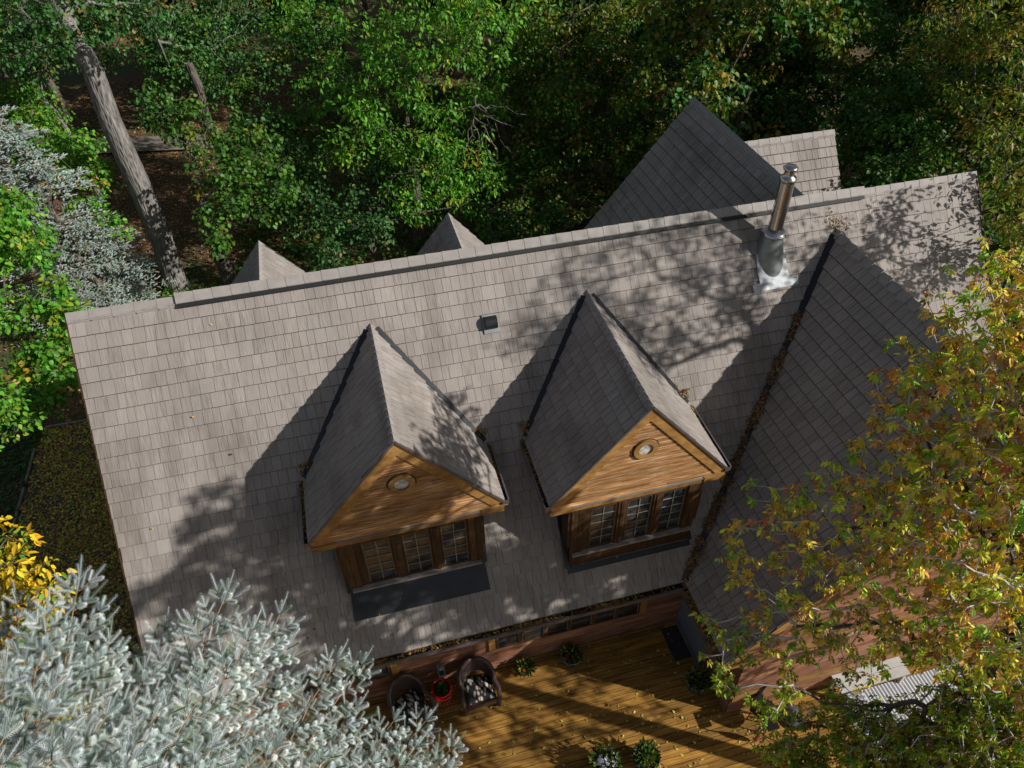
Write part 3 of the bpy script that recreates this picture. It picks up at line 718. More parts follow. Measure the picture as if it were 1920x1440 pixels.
def limb_mesh(name, pos, par, r, mat, parent, sides=5, rmin=0.0, thick=None):
    e = np.array([(par[i], i) for i in range(1, len(par)) if r[i] >= rmin])
    if len(e) == 0: return None
    A, B = pos[e[:, 0]], pos[e[:, 1]]; d = unit(B - A)
    ref = np.where(np.abs(d[:, 2:3]) > 0.9, np.array([[1., 0, 0]]), np.array([[0, 0, 1.]]))
    a = unit(np.cross(d, ref)); b = np.cross(d, a)
    th = np.arange(sides) * 2 * np.pi / sides; cs, sn_ = np.cos(th), np.sin(th)
    ringd = a[:, None] * cs[None, :, None] + b[:, None] * sn_[None, :, None]
    ra = np.minimum(r[e[:, 0]], r[e[:, 1]] * 1.5)[:, None, None]; rb = r[e[:, 1]][:, None, None]
    V = np.concatenate([A[:, None] + ringd * ra, (B + d * rb[:, 0] * 0.3)[:, None] + ringd * rb], 1)
    k = (np.arange(len(e)) * 2 * sides)[:, None]; F_ = []
    for j in range(sides): F_.append(k + np.array([[j, (j + 1) % sides, sides + (j + 1) % sides, sides + j]]))
    o = raw_mesh(name, V.reshape(-1, 3), np.concatenate(F_), None, mat, parent, True)
    if thick is not None: o.data.polygons.foreach_set('material_index', np.tile((r[e[:, 1]] > thick).astype(np.int32), sides))
    return o
def sample_blobs(blobs, dens, g, shell=0.45):
    out = []
    for x, y, z, r in blobs:
        n = max(6, int(dens * r ** 2.2))
        d = rdir(n, g); rr = r * g.random(n) ** shell
        out.append(np.array([x, y, z]) + d * rr[:, None] * np.array([1, 1, 0.85]))
    return np.concatenate(out)
def tree(name, label, cat, trunk, tr, blobs, dens=22, K=26, rc=0.34, L=0.13, W=0.10, pal=GREEN, bark='bark_dark', seed=1, group=None, mat='leaf', tipr=0.006, droop=0.2, hang=0.5, keep=None, twig=None, shell=0.45):
    g = np.random.default_rng(seed)
    base = np.array(trunk[0], float)
    t = empty(name, tuple(base), 0, label, cat, group)
    pts = sample_blobs(blobs, dens, g, shell)
    if keep is not None: pts = pts[keep(pts)]
    pos, par, tips = graph(pts, trunk, g)
    n = len(pos); r = np.zeros(n); k = 2.3; acc = np.full(n, 0.0)
    acc[tips] += tipr ** k
    for i in range(n - 1, 0, -1): acc[i] = max(acc[i], tipr ** k); acc[par[i]] += acc[i]
    r = acc ** (1 / k); nt0 = len(trunk)
    top = r[nt0 - 1]
    for i in range(nt0): r[i] = max(r[i], tr * (1 - 0.45 * i / max(1, nt0 - 1)))
    r = np.minimum(r, tr)
    # wander of the trunk is given by its points
    limb_mesh('trunk', pos - base, par, r, bark, t, 6)
    # leaves
    C = pos[tips]; nc = len(C); gi = np.repeat(np.arange(nc), K)
    off = rdir(nc * K, g) * (rc * g.random((nc * K, 1)) ** 0.5) * np.array([1, 1, 0.7])
    P = C[gi] + off - base
    out = unit(off + 1e-6); Dv = unit(out * 0.7 + rdir(nc * K, g) * 0.6 + np.array([0, 0, -hang]))
    Nv = unit(rdir(nc * K, g) * 0.75 + np.array([0, 0, 1.0]) + out * 0.3)
    s = 0.7 + 0.6 * g.random(nc * K)
    V, Fc = leaf_geo(P, Dv, Nv, L * s, W * s, droop=droop)
    c = tints(nc * K, pal, g, group=gi)
    raw_mesh('crown', V, Fc, np.repeat(c, 6, 0), mat, t)
    return t
def wob_trunk(x, y, z0, z1, n=6, amp=0.15, seed=1, lean=(0, 0)):
    g = np.random.default_rng(seed); out = []
    for i in range(n):
        a = i / (n - 1); out.append((x + lean[0] * a + (g.normal() * amp if 0 < i else 0), y + lean[1] * a + (g.normal() * amp if 0 < i else 0), z0 + (z1 - z0) * a))
    return out
GZ = GND - 0.15
AUTUMN = [[11.25,-6.08,1.68,0.8],[11.95,-5.87,2.08,0.8],[10.47,-6.49,1.49,0.55],[9.96,-6.52,1.33,0.25],[10.43,-7.09,1.59,0.8],[10.55,-7.48,2.1,1.0],[10.15,-6.97,1.05,0.55],[9.66,-6.88,0.73,0.5],[9.27,-6.77,0.45,0.35],[8.74,-6.59,0.21,0.3],[8.52,-6.68,-0.23,0.22],[8.95,-6.99,0.14,0.4],[9.42,-7.4,0.42,0.7],[9.98,-7.68,0.86,0.8],[10.11,-8.21,1.51,1.0],[8.63,-6.96,-0.79,0.25],[9.06,-7.34,-0.49,0.45],[8.15,-7.14,-1.4,0.2],[8.53,-7.23,-1.69,0.2],[8.93,-7.35,-1.41,0.35],[9.64,-7.74,-0.46,0.5],[10.37,-7.91,-0.16,0.6],[10.7,-8.47,-0.07,0.9],[9.56,-7.71,-1.48,0.35],[10.27,-8.05,-1.21,0.45],[8.44,-7.46,-2.54,0.18],[9.13,-7.64,-2.55,0.3],[9.39,-7.9,-3.48,0.5],[10.11,-8.33,-3.45,0.7],[10.74,-8.77,-3.31,0.8],[11.4,-9.0,-2.64,0.9],[9.88,-7.9,-2.91,0.35],[11.67,-8.54,-2.1,0.8],[11.85,-9.1,-1.9,1.2],[10.9,-8.56,0.62,1.2],[11.1,-7.84,2.16,1.3],[11.45,-7.0,2.38,1.0]]
MAPLE = [[-3.46,7.75,-2.96,0.9],[-2.89,6.32,-3.57,0.7],[-2.56,5.09,-4.04,0.6],[-3.43,4.87,-4.5,0.9],[-2.94,3.73,-4.82,0.5],[-4.12,9.52,-2.76,0.8],[-2.38,4.35,-4.47,0.35],[-2.26,5.47,-3.57,0.5],[-4.59,5.99,-3.63,1.3],[-4.72,8.28,-2.74,1.3]]
LEFTG = [[-3.59,14.14,-3.68,1.0],[-5.02,15.98,-3.6,1.1],[-2.51,13.13,-3.71,0.6],[-3.09,12.63,-4.38,0.6],[-2.23,11.54,-4.57,0.4],[-6.22,19.49,-3.18,1.2],[-4.84,18.21,-3.43,0.7],[-3.13,14.99,-3.4,0.6]]
LEAFN = [[-1.1,-0.98,-1.19,0.28],[-1.23,-0.65,-0.87,0.35],[-1.64,-0.84,-1.18,0.6]]
YELLOW = [[0.55,-5.35,0.56,0.3],[0.82,-5.68,0.43,0.26],[0.41,-5.62,0.24,0.4],[0.1,-5.35,0.44,0.6],[0.73,-5.95,0.27,0.35],[0.47,-6.04,0.11,0.4]]
MIDMAPLE = [[1.3,11.65,-3.54,1.0],[2.25,12.36,-3.29,1.2],[0.75,10.42,-4.24,0.6],[0.1,15.01,-3.28,1.1],[2.45,10.89,-4.04,0.8],[0.92,9.36,-4.56,0.25],[1.62,10.53,-3.9,0.6],[-0.99,18.11,-3.27,0.9]]
ASH = [[5.0,14.61,-2.44,1.3],[6.09,12.44,-2.95,1.2],[7.44,13.41,-1.59,1.4],[9.0,12.88,-0.28,1.8],[9.81,13.21,-2.65,1.2],[8.15,11.53,-3.36,1.5],[4.97,12.25,-3.44,0.7],[8.79,10.64,-4.13,1.3],[6.6,10.14,-4.48,1.0],[6.83,16.6,-1.36,1.5],[10.17,14.27,0.01,1.5],[4.28,19.45,-1.98,1.6]]
OAKM = [[11.3,11.88,-5.12,1.6],[13.08,12.73,-3.78,1.7],[12.3,15.43,-2.63,1.9],[15.1,14.69,-2.67,2.0],[14.28,11.49,-4.76,1.4],[10.47,10.27,-5.55,1.0],[14.36,16.8,-2.14,2],[9.14,9.33,-5.4,0.8],[12.23,9.93,-5.45,0.9]]
OAKR = [[17.23,13.07,-2.34,1.9],[18.46,10.94,-2.79,1.8],[20.38,11.19,-2.03,1.9],[20.92,13.98,-1.91,2],[15.96,11.97,-3.83,1.3],[20.5,9.13,-2.68,1.5],[19.07,9.14,-3.03,1.0],[19.7,15.82,-1.79,2]]
VINER = [[19.89,6.47,-2.67,1.3],[21.31,6.88,-1.88,1.6],[18.97,4.62,-2.63,0.8],[20.64,4.59,-2.23,1.2],[21.77,4.81,-1.71,1.4],[20.09,1.49,-1.94,1.0],[19.25,-0.08,-2.32,0.9],[20.42,2.81,-1.95,0.6],[22.47,9.82,-1.45,1.9],[19.04,3.5,-2.32,0.35]]
YELR = [[21.49,6.0,0.19,1.5],[21.1,4.13,1.07,1.6],[20.52,3.01,-0.24,1.3],[18.69,0.88,-0.73,0.6],[18.51,-0.27,0.22,1.3],[18.08,-0.62,-0.98,0.45],[17.8,-1.52,-0.53,0.9]]
DARKM = [[3.26,11.25,-4.92,1.2],[4.53,10.22,-4.94,1.3],[4.03,8.21,-4.96,0.7],[5.42,9.29,-4.93,0.8],[5.82,12.25,-4.69,1.2],[3.49,14.33,-4.58,1.3],[9.14,9.24,-4.76,0.7],[9.45,7.78,-4.73,0.7],[10.9,8.09,-4.78,0.7]]
TOPL = [[-2.71,17.29,-0.16,1.2],[-4.3,17.35,-0.52,1.5],[-0.73,18.01,-0.38,1.0],[-4.59,17.51,-1.89,0.8],[-0.17,20.62,-1.91,1.2],[0.96,19.48,-2.81,1.2],[-0.44,18.65,-2.57,0.6],[2.18,21.53,-1.82,1.5],[-2.2,19.52,-2.11,0.5]]
TIPS = [[0.86,-6.14,0.84],[1.63,-6.35,1.26],[1.48,-6.75,1.39],[1.83,-6.88,0.91],[2.12,-6.5,0.35],[2.13,-7.19,0.8],[2.45,-6.6,0.48],[2.8,-6.41,0.62],[3.23,-6.51,0.18],[3.05,-6.9,0.61],[3.28,-6.89,0.1],[3.23,-7.31,0.09],[3.18,-7.34,0.63],[3.27,-7.08,-0.4],[3.68,-6.72,-0.65],[3.92,-6.78,-0.79],[3.77,-7.1,-1.17],[4.13,-7.06,-1.77],[4.5,-7.07,-1.98],[4.76,-7.37,-2.23],[4.33,-7.43,-1.8],[4.64,-7.65,-2.1],[1.89,-7.8,1.87],[1.46,-7.5,1.78],[2.16,-7.92,1.52],[2.42,-7.78,1.15],[2.67,-7.57,0.85],[2.76,-8.05,0.81],[3.18,-7.95,0.29],[3.48,-7.51,-0.35],[3.54,-7.87,-0.42],[1.82,-8.29,2.23],[2.14,-8.38,2.06],[3.86,-7.68,-1.3],[2.41,-8.37,1.56]]
VINER += [[17.45,3.3,-2.2,0.4],[18.47,3.42,-1.82,0.8],[18.93,3.01,-1.39,0.7],[18.51,5.15,-2.2,0.9],[19.57,5.89,-1.89,1.1],[19.64,4.67,-1.67,1.0],[18.84,2.27,-1.45,0.4],[19.55,7.01,-2.2,1.0],[18.2,2.2,-2.6,0.6],[18.0,4.4,-3.0,0.8]]
AUTUMN += [[9.36,-8.29,-3.6,0.45],[9.76,-8.56,-3.34,0.6],[10.25,-8.57,-2.94,0.6],[10.74,-8.83,-2.63,0.6],[10.96,-9.18,-2.21,0.7],[11.37,-8.88,-1.79,0.7],[10.28,-8.11,-3.03,0.35],[10.59,-8.41,-2.68,0.4],[9.17,-7.96,-3.75,0.25],[10.93,-8.72,-2.18,0.5],[10.43,-8.06,-0.88,0.5],[10.76,-8.52,-0.84,0.5],[9.36,-7.36,-0.14,0.4],[9.88,-7.67,0.11,0.5],[10.44,-7.48,1.18,0.7],[11.18,-6.74,1.86,0.6],[11.47,-6.0,1.97,0.45],[11.98,-5.54,2.14,0.35]]
TOPN = [[-1.0,11.65,1.3,0.7],[-1.77,11.47,0.9,0.5],[-2.07,11.7,1.51,0.8],[-0.38,11.92,1.29,0.45],[-2.85,11.67,0.55,0.6],[-0.62,11.59,0.89,0.25],[0.29,11.99,0.95,0.5]]
SH_A = [[12.3, -8.65, 4.16, 0.7], [11.93, -9.25, 3.86, 0.75], [11.59, -9.8, 3.46, 0.75], [11.26, -10.36, 2.76, 0.7], [12.66, -8.05, 3.16, 0.6], [12.43, -8.43, 2.76, 0.5], [12.82, -7.79, 3.56, 0.4]]
SH_B = [[13.92, -9.05, 2.38, 0.75], [13.72, -9.39, 2.68, 0.5], [14.13, -8.71, 2.63, 0.4], [14.24, -8.54, 1.58, 0.75], [14.44, -8.2, 0.88, 0.8], [14.24, -8.54, 0.28, 1.0], [14.65, -7.86, -0.32, 1.2], [13.87, -9.14, 0.98, 0.8]]
SH_L = [[15.11, -8.84, -0.7, 1.4], [13.79, -9.09, -0.47, 0.8], [16.16, -8.07, -0.41, 1.3], [16.73, -7.13, -1.11, 1.2], [13.9, -9.86, -2.68, 1.1], [15.48, -9.18, -2.61, 1.1]]
SH_T = [[18.0, -6.97, 5.67, 0.75], [18.42, -6.28, 6.07, 0.7], [18.36, -6.37, 4.67, 0.9], [18.94, -5.43, 5.17, 0.9], [18.05, -6.88, 3.87, 0.8], [18.68, -5.86, 3.57, 1.0], [19.3, -4.83, 4.07, 0.9], [19.66, -4.23, 2.97, 0.8], [18.42, -2.43, 1.52, 0.7], [18.59, -3.11, 0.8, 0.6]]
FILLC = [[11.93, 14.17, -1.11, 1.2], [14.59, 13.72, -0.89, 1.3], [17.19, 13.04, -0.93, 1.2], [18.2, 10.41, -1.2, 1.0], [14.58, 10.93, -2.33, 1.0], [12.25, 12.06, -2.49, 1.1], [20.1, 9.84, -0.57, 1.2]]
AUTUMN += [[8.73, -7.21, -1.17, 0.3], [9.07, -7.62, -1.66, 0.32], [9.32, -7.61, -1.0, 0.35], [8.63, -7.4, -1.84, 0.25], [8.23, -7.3, -1.84, 0.2], [9.63, -7.97, -1.29, 0.35], [8.94, -7.79, -2.75, 0.3], [8.54, -6.79, -0.64, 0.25], [8.91, -7.06, -0.39, 0.3], [9.88, -7.86, -0.97, 0.35]]
FILL = [[-0.85, 16.79, -3.15, 0.8], [0.12, 18.5, -2.58, 1.0], [1.48, 17.6, -3.16, 1.0], [2.96, 17.89, -2.48, 1.0], [3.01, 15.38, -3.62, 1.0], [1.89, 15.54, -3.74, 0.8], [-0.7, 19.13, -2.14, 0.8], [0.8, 20.37, -1.93, 1.0], [4.86, 18.21, -1.66, 1.2], [3.43, 13.0, -4.52, 0.8]]

tree('maple_tree', 'bright green maple hugging the left edge beside the roof corner', 'tree', wob_trunk(-5.4, 6.6, GZ, -4.6), 0.16, MAPLE, dens=34, K=30, rc=0.3, L=0.13, W=0.11, pal=BRIGHT, seed=11)
tree('maple_tree', 'leafy tree with sunlit green branches left of the big pale trunk', 'tree', wob_trunk(-4.6, 13.6, GZ, -4.8), 0.14, LEFTG, dens=42, K=24, rc=0.32, L=0.13, W=0.10, pal=BRIGHT, seed=12)
tree('young_tree', 'small sunlit spray of green leaves cut by the left edge', 'tree', wob_trunk(-3.2, -0.9, GZ, -1.6), 0.08, LEAFN, dens=90, K=20, rc=0.16, L=0.09, W=0.06, pal=BRIGHT, seed=13)
tree('ash_tree', 'vivid yellow leaved tree at the lower left beside the blue spruce', 'tree', wob_trunk(-1.2, -5.2, GZ, -0.3), 0.1, YELLOW, dens=150, K=16, rc=0.15, L=0.10, W=0.042, pal=YELLOW_P, seed=14, mat='leaf_dry')
tree('maple_tree', 'maple with lit drooping tips before a dark trunk, right of the big pale trunk', 'tree', wob_trunk(0.25, 12.6, GZ, -4.6), 0.3, MIDMAPLE, dens=26, K=28, rc=0.34, L=0.13, W=0.11, pal=GREEN, seed=15, bark='bark_dark')
tree('ash_tree', 'tall bright green ash at the top centre of the wood', 'tree', wob_trunk(7.2, 13.2, GZ, -3.5), 0.26, ASH, dens=20, K=30, rc=0.42, L=0.16, W=0.075, pal=BRIGHT, seed=16)
tree('oak_tree', 'olive green tree filling the wood left of the tall back gable', 'tree', wob_trunk(12.9, 13.5, GZ, -4.5), 0.26, OAKM, dens=20, K=30, rc=0.45, L=0.14, W=0.10, pal=YGREEN + GREEN, seed=17)
tree('oak_tree', 'dark green tree standing behind the peak of the tall back gable', 'tree', wob_trunk(19.0, 12.5, GZ, -3.5), 0.26, OAKR, dens=20, K=30, rc=0.45, L=0.13, W=0.09, pal=DARKG, seed=18)
tree('maple_tree', 'leafy green tree crowding behind the right end of the ridge', 'tree', wob_trunk(20.8, 5.6, GZ, -3.0), 0.22, VINER, dens=26, K=30, rc=0.36, L=0.12, W=0.09, pal=DARKG + GREEN, seed=19)
tree('ash_tree', 'yellowing tree at the upper right corner of the picture', 'tree', wob_trunk(21.6, 2.2, GZ, -1.5), 0.22, YELR, dens=26, K=24, rc=0.36, L=0.13, W=0.06, pal=YGREEN, seed=20)
tree('elm_tree', 'shaded bushy tree between the big pale trunk and the bright ash', 'tree', wob_trunk(2.4, 18.6, GZ, -3.6), 0.2, FILL, dens=30, K=28, rc=0.42, L=0.13, W=0.10, pal=GREEN + DARKG, seed=29)
tree('maple_tree', 'sunlit mixed green tree at the top edge above the tall back gable', 'tree', wob_trunk(15.5, 16.5, GZ, -2.5), 0.22, FILLC, dens=24, K=30, rc=0.42, L=0.13, W=0.09, pal=GREEN + YGREEN, seed=28)
tree('elm_tree', 'low dark tree in the shade behind the middle of the ridge', 'tree', wob_trunk(5.4, 10.6, GZ, -5.6), 0.22, DARKM, dens=20, K=28, rc=0.4, L=0.12, W=0.09, pal=DARKG, seed=21)
# the big pale trunk
tree('cottonwood_tree', 'big pale furrowed trunk rising at the left with a shaded crown', 'tree',
     [(-1.5, 13.0, GZ), (-1.52, 13.0, -7.6), (-1.45, 13.02, -6), (-1.5, 13.0, -4), (-1.6, 13.0, -2), (-1.55, 13.05, -0.6), (-1.8, 13.4, 0.6), (-2.1, 14.3, 1.6)], 0.44, TOPL + TOPN + [[-3, 15, 2.5, 1.8], [0, 14, 3.5, 2.0], [-2, 12, 4.2, 1.8]], dens=24, K=26, rc=0.4, L=0.12, W=0.09, pal=DARKG, bark='bark', seed=22)
# trees further back in the wood, built of three kinds and copied
def copy_tree(o, loc, rz, sc, label):
    c = o.copy(); COL.objects.link(c); c.location = loc; c.rotation_euler = (0, 0, rz); c.scale = (sc, sc, sc); c['label'] = label
    for ch in o.children:
        d = ch.copy(); COL.objects.link(d); d.parent = c
    return c
def wood_blobs(seed, zt):
    g = np.random.default_rng(seed); b = []
    for i in range(11):
        a = g.random() * 6.28; h = g.random(); R = 2.4 * math.sin(0.5 + 2.4 * h) ; b.append([math.cos(a) * R, math.sin(a) * R, GND + 4.2 + h * zt, 1.3 + 0.5 * g.random()])
    return b
WP = 'trees of the wood behind the house'
protos = []
for i, (pal, nm) in enumerate(((DARKG, 'oak_tree'), (GREEN, 'maple_tree'), (YGREEN + DARKG, 'elm_tree'))):
    trk = wob_trunk(0, 0, GZ, -2.5, 6, 0.12, 90 + i)
    tt = tree(nm, None, 'tree', trk, 0.2, wood_blobs(30 + i, 6.0), dens=13, K=34, rc=0.5, L=0.17, W=0.13, pal=pal, seed=40 + i, group=WP)
    protos.append(tt)
spots = [(-9, 18), (-12.5, 24), (-6.5, 25.5), (-1.0, 26), (6, 27.5), (12.5, 20.5), (17, 19), (22, 16.5), (26, 12), (27.5, 7), (16, 25), (21, 23), (27, 20), (10.5, 28), (4.5, 31), (-3.5, 34), (-11, 33), (31, 15), (34, 9), (32, 24), (24, 30), (15.5, 33), (8, 37), (-2.5, 42), (-14, 42), (20, 39), (30, 35), (38, 30), (40, 20), (12, 46), (4, 50), (-8, 52), (22, 50), (33, 46), (45, 38), (47, 28), (26, 2), (30, -3), (17.5, 9.5), (24.5, 25), (36, 40), (-17, 30), (-20, 45), (0, 60), (14, 60), (28, 62), (42, 54), (-12, 62), (52, 45)]
where = ['behind the left treetops', 'deep behind the big pale trunk', 'behind the ash at the top centre', 'behind the tall back gable', 'at the upper right of the wood', 'at the far top edge of the wood']
for i, (x, y) in enumerate(spots):
    g = random.Random(500 + i)
    kind = ('dark green', 'mid green', 'olive green')[i % 3]
    lab = '%s woodland tree %s' % (kind, where[5 if y > 40 else 0 if x < -5 else 1 if x < 4 else 2 if x < 12 else 3 if x < 22 else 4])
    sc = g.uniform(0.9, 1.25)
    if i < 3:
        o = protos[i]; o.location = (x, y, GZ); o.scale = (sc,) * 3; o.rotation_euler = (0, 0, g.random() * 6); o['label'] = lab
    else: o = copy_tree(protos[i % 3], (x, y, GZ), g.random() * 6.28, sc, lab)

# bare trunks seen between the leaves
for x, y, zt, rr, lab in ((0.9, 17.0, -2, 0.28, 'dark bare trunk in the shade right of the big trunk'), (-4.9, 20, -2, 0.14, 'thin pale trunk standing on the sunlit litter'), (-3.2, 11.0, -3.0, 0.12, 'thin grey trunk beside the grey spruce')):
    t = empty('bare_trunk', (x, y, GZ), 0, lab, 'tree')
    g = np.random.default_rng(int(rr * 1000)); tk = np.array(wob_trunk(0, 0, 0, zt - GZ, 9, 0.09, int(rr * 900), (-0.5, 0.3)))
    limb_mesh('trunk', tk, np.arange(-1, 8), np.linspace(rr, rr * 0.5, 9), 'bark' if 'pale' in lab else 'bark_dark', t, 9)

# dead broken branches hanging in the wood
t = empty('dead_branch', (9.25, 11.4, -2.2), 0, 'tangle of bare dead branches hanging below the bright ash', 'branch')
g = np.random.default_rng(5); pts = np.stack([g.normal(size=70) * 0.55 + 0.3, g.normal(size=70) * 0.3, -g.random(70) * 2.2 ], 1)
pos, par, tips = graph(pts, [(0, 0, 0.3), (0.02, 0, 0)], g, 0.6)
rad = np.clip(0.03 - 0.012 * np.linalg.norm(pos, axis=1), 0.008, 0.03); limb_mesh('stem', pos, par, rad, 'bark_dark', t, 4)

# ---------------------------------------------------------------- autumn tree over the wing
def keep_a(p): return np.ones(len(p), bool)
def compound_tree():
    """box elder: drooping leaves of three to five leaflets, brown seed bunches, pale twigs"""
    g = np.random.default_rng(77)
    trunk = [(13.6, -8.8, GZ), (13.5, -8.8, -6.5), (13.2, -8.6, -4.6), (12.7, -8.3, -3.2), (12.2, -7.9, -1.6), (11.9, -7.6, -0.2)]
    base = np.array(trunk[0]); t = empty('box_elder_tree', tuple(base), 0, 'autumn tree with orange and green leaves and pale twigs over the right wing', 'tree')
    up = sample_blobs(AUTUMN, 122, g, 0.45)
    up = np.concatenate([up, sample_blobs([b for b in AUTUMN if b[2] < -2.0], 90, g, 0.5)]); off = sample_blobs(SH_A[:3], 30, g, 0.5); offl = sample_blobs([[12.3, -9.6, -2.2, 1.4], [11.2, -9.8, -4.2, 1.0]], 30, g, 0.5)
    off2 = np.concatenate([sample_blobs(SH_B, 190, g, 0.6), sample_blobs(SH_L, 90, g, 0.6)])
    pts = np.concatenate([up, off, offl, off2]); 
    pos, par, tips = graph(pts, trunk, g, 0.3)
    n = len(pos); acc = np.zeros(n); k = 2.45; acc[tips] += 0.005 ** k
    for i in range(n - 1, 0, -1): acc[i] = max(acc[i], 0.005 ** k); acc[par[i]] += acc[i]
    r = np.minimum(acc ** (1 / k) * 0.85, 0.2); r[:6] = np.maximum(r[:6], [0.2, 0.19, 0.17, 0.14, 0.11, 0.09])
    limb_mesh('trunk', pos - base, par, r, ['twig', 'bark_dark'], t, 6, 0.0, 0.016)
    C = pos[tips]; nc = len(C)
    # leaves: petiole ends around each tip, leaflets radiate and droop
    Kp = 3
    near = C[:, 2] > -9
    pc = np.repeat(np.arange(nc), Kp); m = len(pc)
    o = rdir(m, g) * np.array([1, 1, 0.5]) * (0.03 + 0.09 * g.random((m, 1))); pb = C[pc] + o
    ax = unit(o + np.array([0, 0, -0.02]) + 0.03 * rdir(m, g)); ax[:, 2] -= 0.35; ax = unit(ax)
    Pl, Dl, Nl, Ll, Wl, Gl = [], [], [], [], [], []
    ref = np.array([[0, 0, 1.0]]); side = unit(np.cross(ax, ref)); nn = np.cross(side, ax)
    for a, s_, q in ((0, 0.0, 1.0), (0.9, 0.02, 0.85), (-0.9, 0.02, 0.85), (1.25, 0.045, 0.7), (-1.25, 0.045, 0.7)):
        use = g.random(m) < (1.0 if abs(a) < 1 else 0.6)
        d = unit(ax * math.cos(a) + side * math.sin(a) + np.array([0, 0, -0.25]) + 0.15 * rdir(m, g))
        Pl.append((pb - ax * s_)[use]); Dl.append(d[use]); Nl.append(unit(nn + 0.4 * rdir(m, g))[use]); sz = q * (0.065 + 0.045 * g.random(m)); Ll.append(sz[use]); Wl.append((sz * 0.42)[use]); Gl.append(pc[use])
    P = np.concatenate(Pl); Dv = np.concatenate(Dl); Nv = np.concatenate(Nl); Lv = np.concatenate(Ll); Wv = np.concatenate(Wl); G = np.concatenate(Gl)
    V, Fc = leaf_geo(P - base, Dv, Nv, Lv, Wv, fold=0.18, droop=0.25)
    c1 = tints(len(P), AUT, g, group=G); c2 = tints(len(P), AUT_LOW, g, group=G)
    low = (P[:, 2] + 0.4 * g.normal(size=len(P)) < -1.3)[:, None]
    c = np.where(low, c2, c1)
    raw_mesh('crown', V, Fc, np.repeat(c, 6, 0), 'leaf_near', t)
    # hanging seed bunches
    sel = g.random(nc) < 0.34; Cs = C[sel]; K = 16; gi = np.repeat(np.arange(len(Cs)), K); q = len(gi)
    P = Cs[gi] + rdir(q, g) * np.array([0.045, 0.045, 0.04]) + np.array([0, 0, -0.05]); Dv = unit(rdir(q, g) * 0.55 + np.array([0, 0, -1.0])); Nv = rdir(q, g)
    s = 0.03 + 0.02 * g.random(q); V, Fc = leaf_geo(P - base, Dv, Nv, s, s * 0.34)
    c = tints(q, [((0.3, 0.17, 0.07), 3), ((0.42, 0.27, 0.14), 2), ((0.18, 0.09, 0.045), 3)], g)
    raw_mesh('seed_bunch', V, Fc, np.repeat(c, 6, 0), 'litter', t)
compound_tree()
tree('maple_tree', 'unseen tree added beyond the right edge to shade the lower left roof', 'tree', [(13.6, -11.5, GZ), (13.5, -11.4, -4), (13.2, -11.0, 0.0), (12.6, -10.4, 2.2)], 0.2, SH_A + SH_B, dens=27, K=32, rc=0.15, L=0.11, W=0.10, pal=GREEN, seed=61, tipr=0.006)  # unseen extra tree, put in to throw dapples on roof and gable
# tall tree off the right edge: its branches shade the far end of the roof
tree('ash_tree', 'tree leaning in from beyond the right edge above the roof end', 'tree', wob_trunk(21.5, -8.2, GZ, 0.5, 6, 0.1, 3), 0.2, SH_T + [[18.9, -3.0, 0.6, 0.45], [18.3, -2.2, 0.2, 0.35]], dens=44, K=15, rc=0.3, L=0.12, W=0.055, pal=YGREEN, seed=24, tipr=0.008, mat='leaf_dry')

# ---------------------------------------------------------------- blue spruces
def shoot_template(K, rad, nl, nw, core, g, ct=0.4):
    V = []; Fc = []; tone = []
    n = 5
    for a, z, q in ((0, 0.0, core * 0.8), (1, 0.75, core), (2, 1.0, core * 0.15)):
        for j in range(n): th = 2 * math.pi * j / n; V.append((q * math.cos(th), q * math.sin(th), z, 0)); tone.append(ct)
    for a in range(2):
        for j in range(n):
            p = a * n; Fc.append((p + j, p + (j + 1) % n, p + n + j)); Fc.append((p + (j + 1) % n, p + n + (j + 1) % n, p + n + j))
    for k in range(K):
        z = (k + 0.5) / K; th = k * 2.39996; c, s = math.cos(th), math.sin(th)
        ln = rad * (0.85 + 0.3 * g.random()) * (1 - 0.35 * max(0, z - 0.75) / 0.25)
        b = len(V); px, py = -s, c; rr = core * 0.5
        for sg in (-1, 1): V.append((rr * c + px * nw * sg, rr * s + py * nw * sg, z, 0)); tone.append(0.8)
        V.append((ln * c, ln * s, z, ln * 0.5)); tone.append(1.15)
        Fc.append((b, b + 1, b + 2))
    return np.array(V), np.array(Fc), np.array(tone)
def shoots(name, P, Dv, L, tmpl, cols, mat, parent, base):
    TV, TF, tone = tmpl; n = len(P); k = len(TV)
    ref = np.where(np.abs(Dv[:, 2:3]) > 0.95, np.array([[1., 0, 0]]), np.array([[0, 0, 1.]]))
    a = unit(np.cross(Dv, ref)); b = np.cross(Dv, a)
    V = (P - base)[:, None] + a[:, None] * TV[None, :, 0:1] + b[:, None] * TV[None, :, 1:2] + Dv[:, None] * (TV[None, :, 2:3] * L[:, None, None] + TV[None, :, 3:4])
    Fc = (np.arange(n) * k)[:, None, None] + TF[None]
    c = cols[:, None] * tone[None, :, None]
    return raw_mesh(name, V.reshape(-1, 3), Fc.reshape(-1, 3), np.clip(c, 0, 1).reshape(-1, 3), mat, parent)
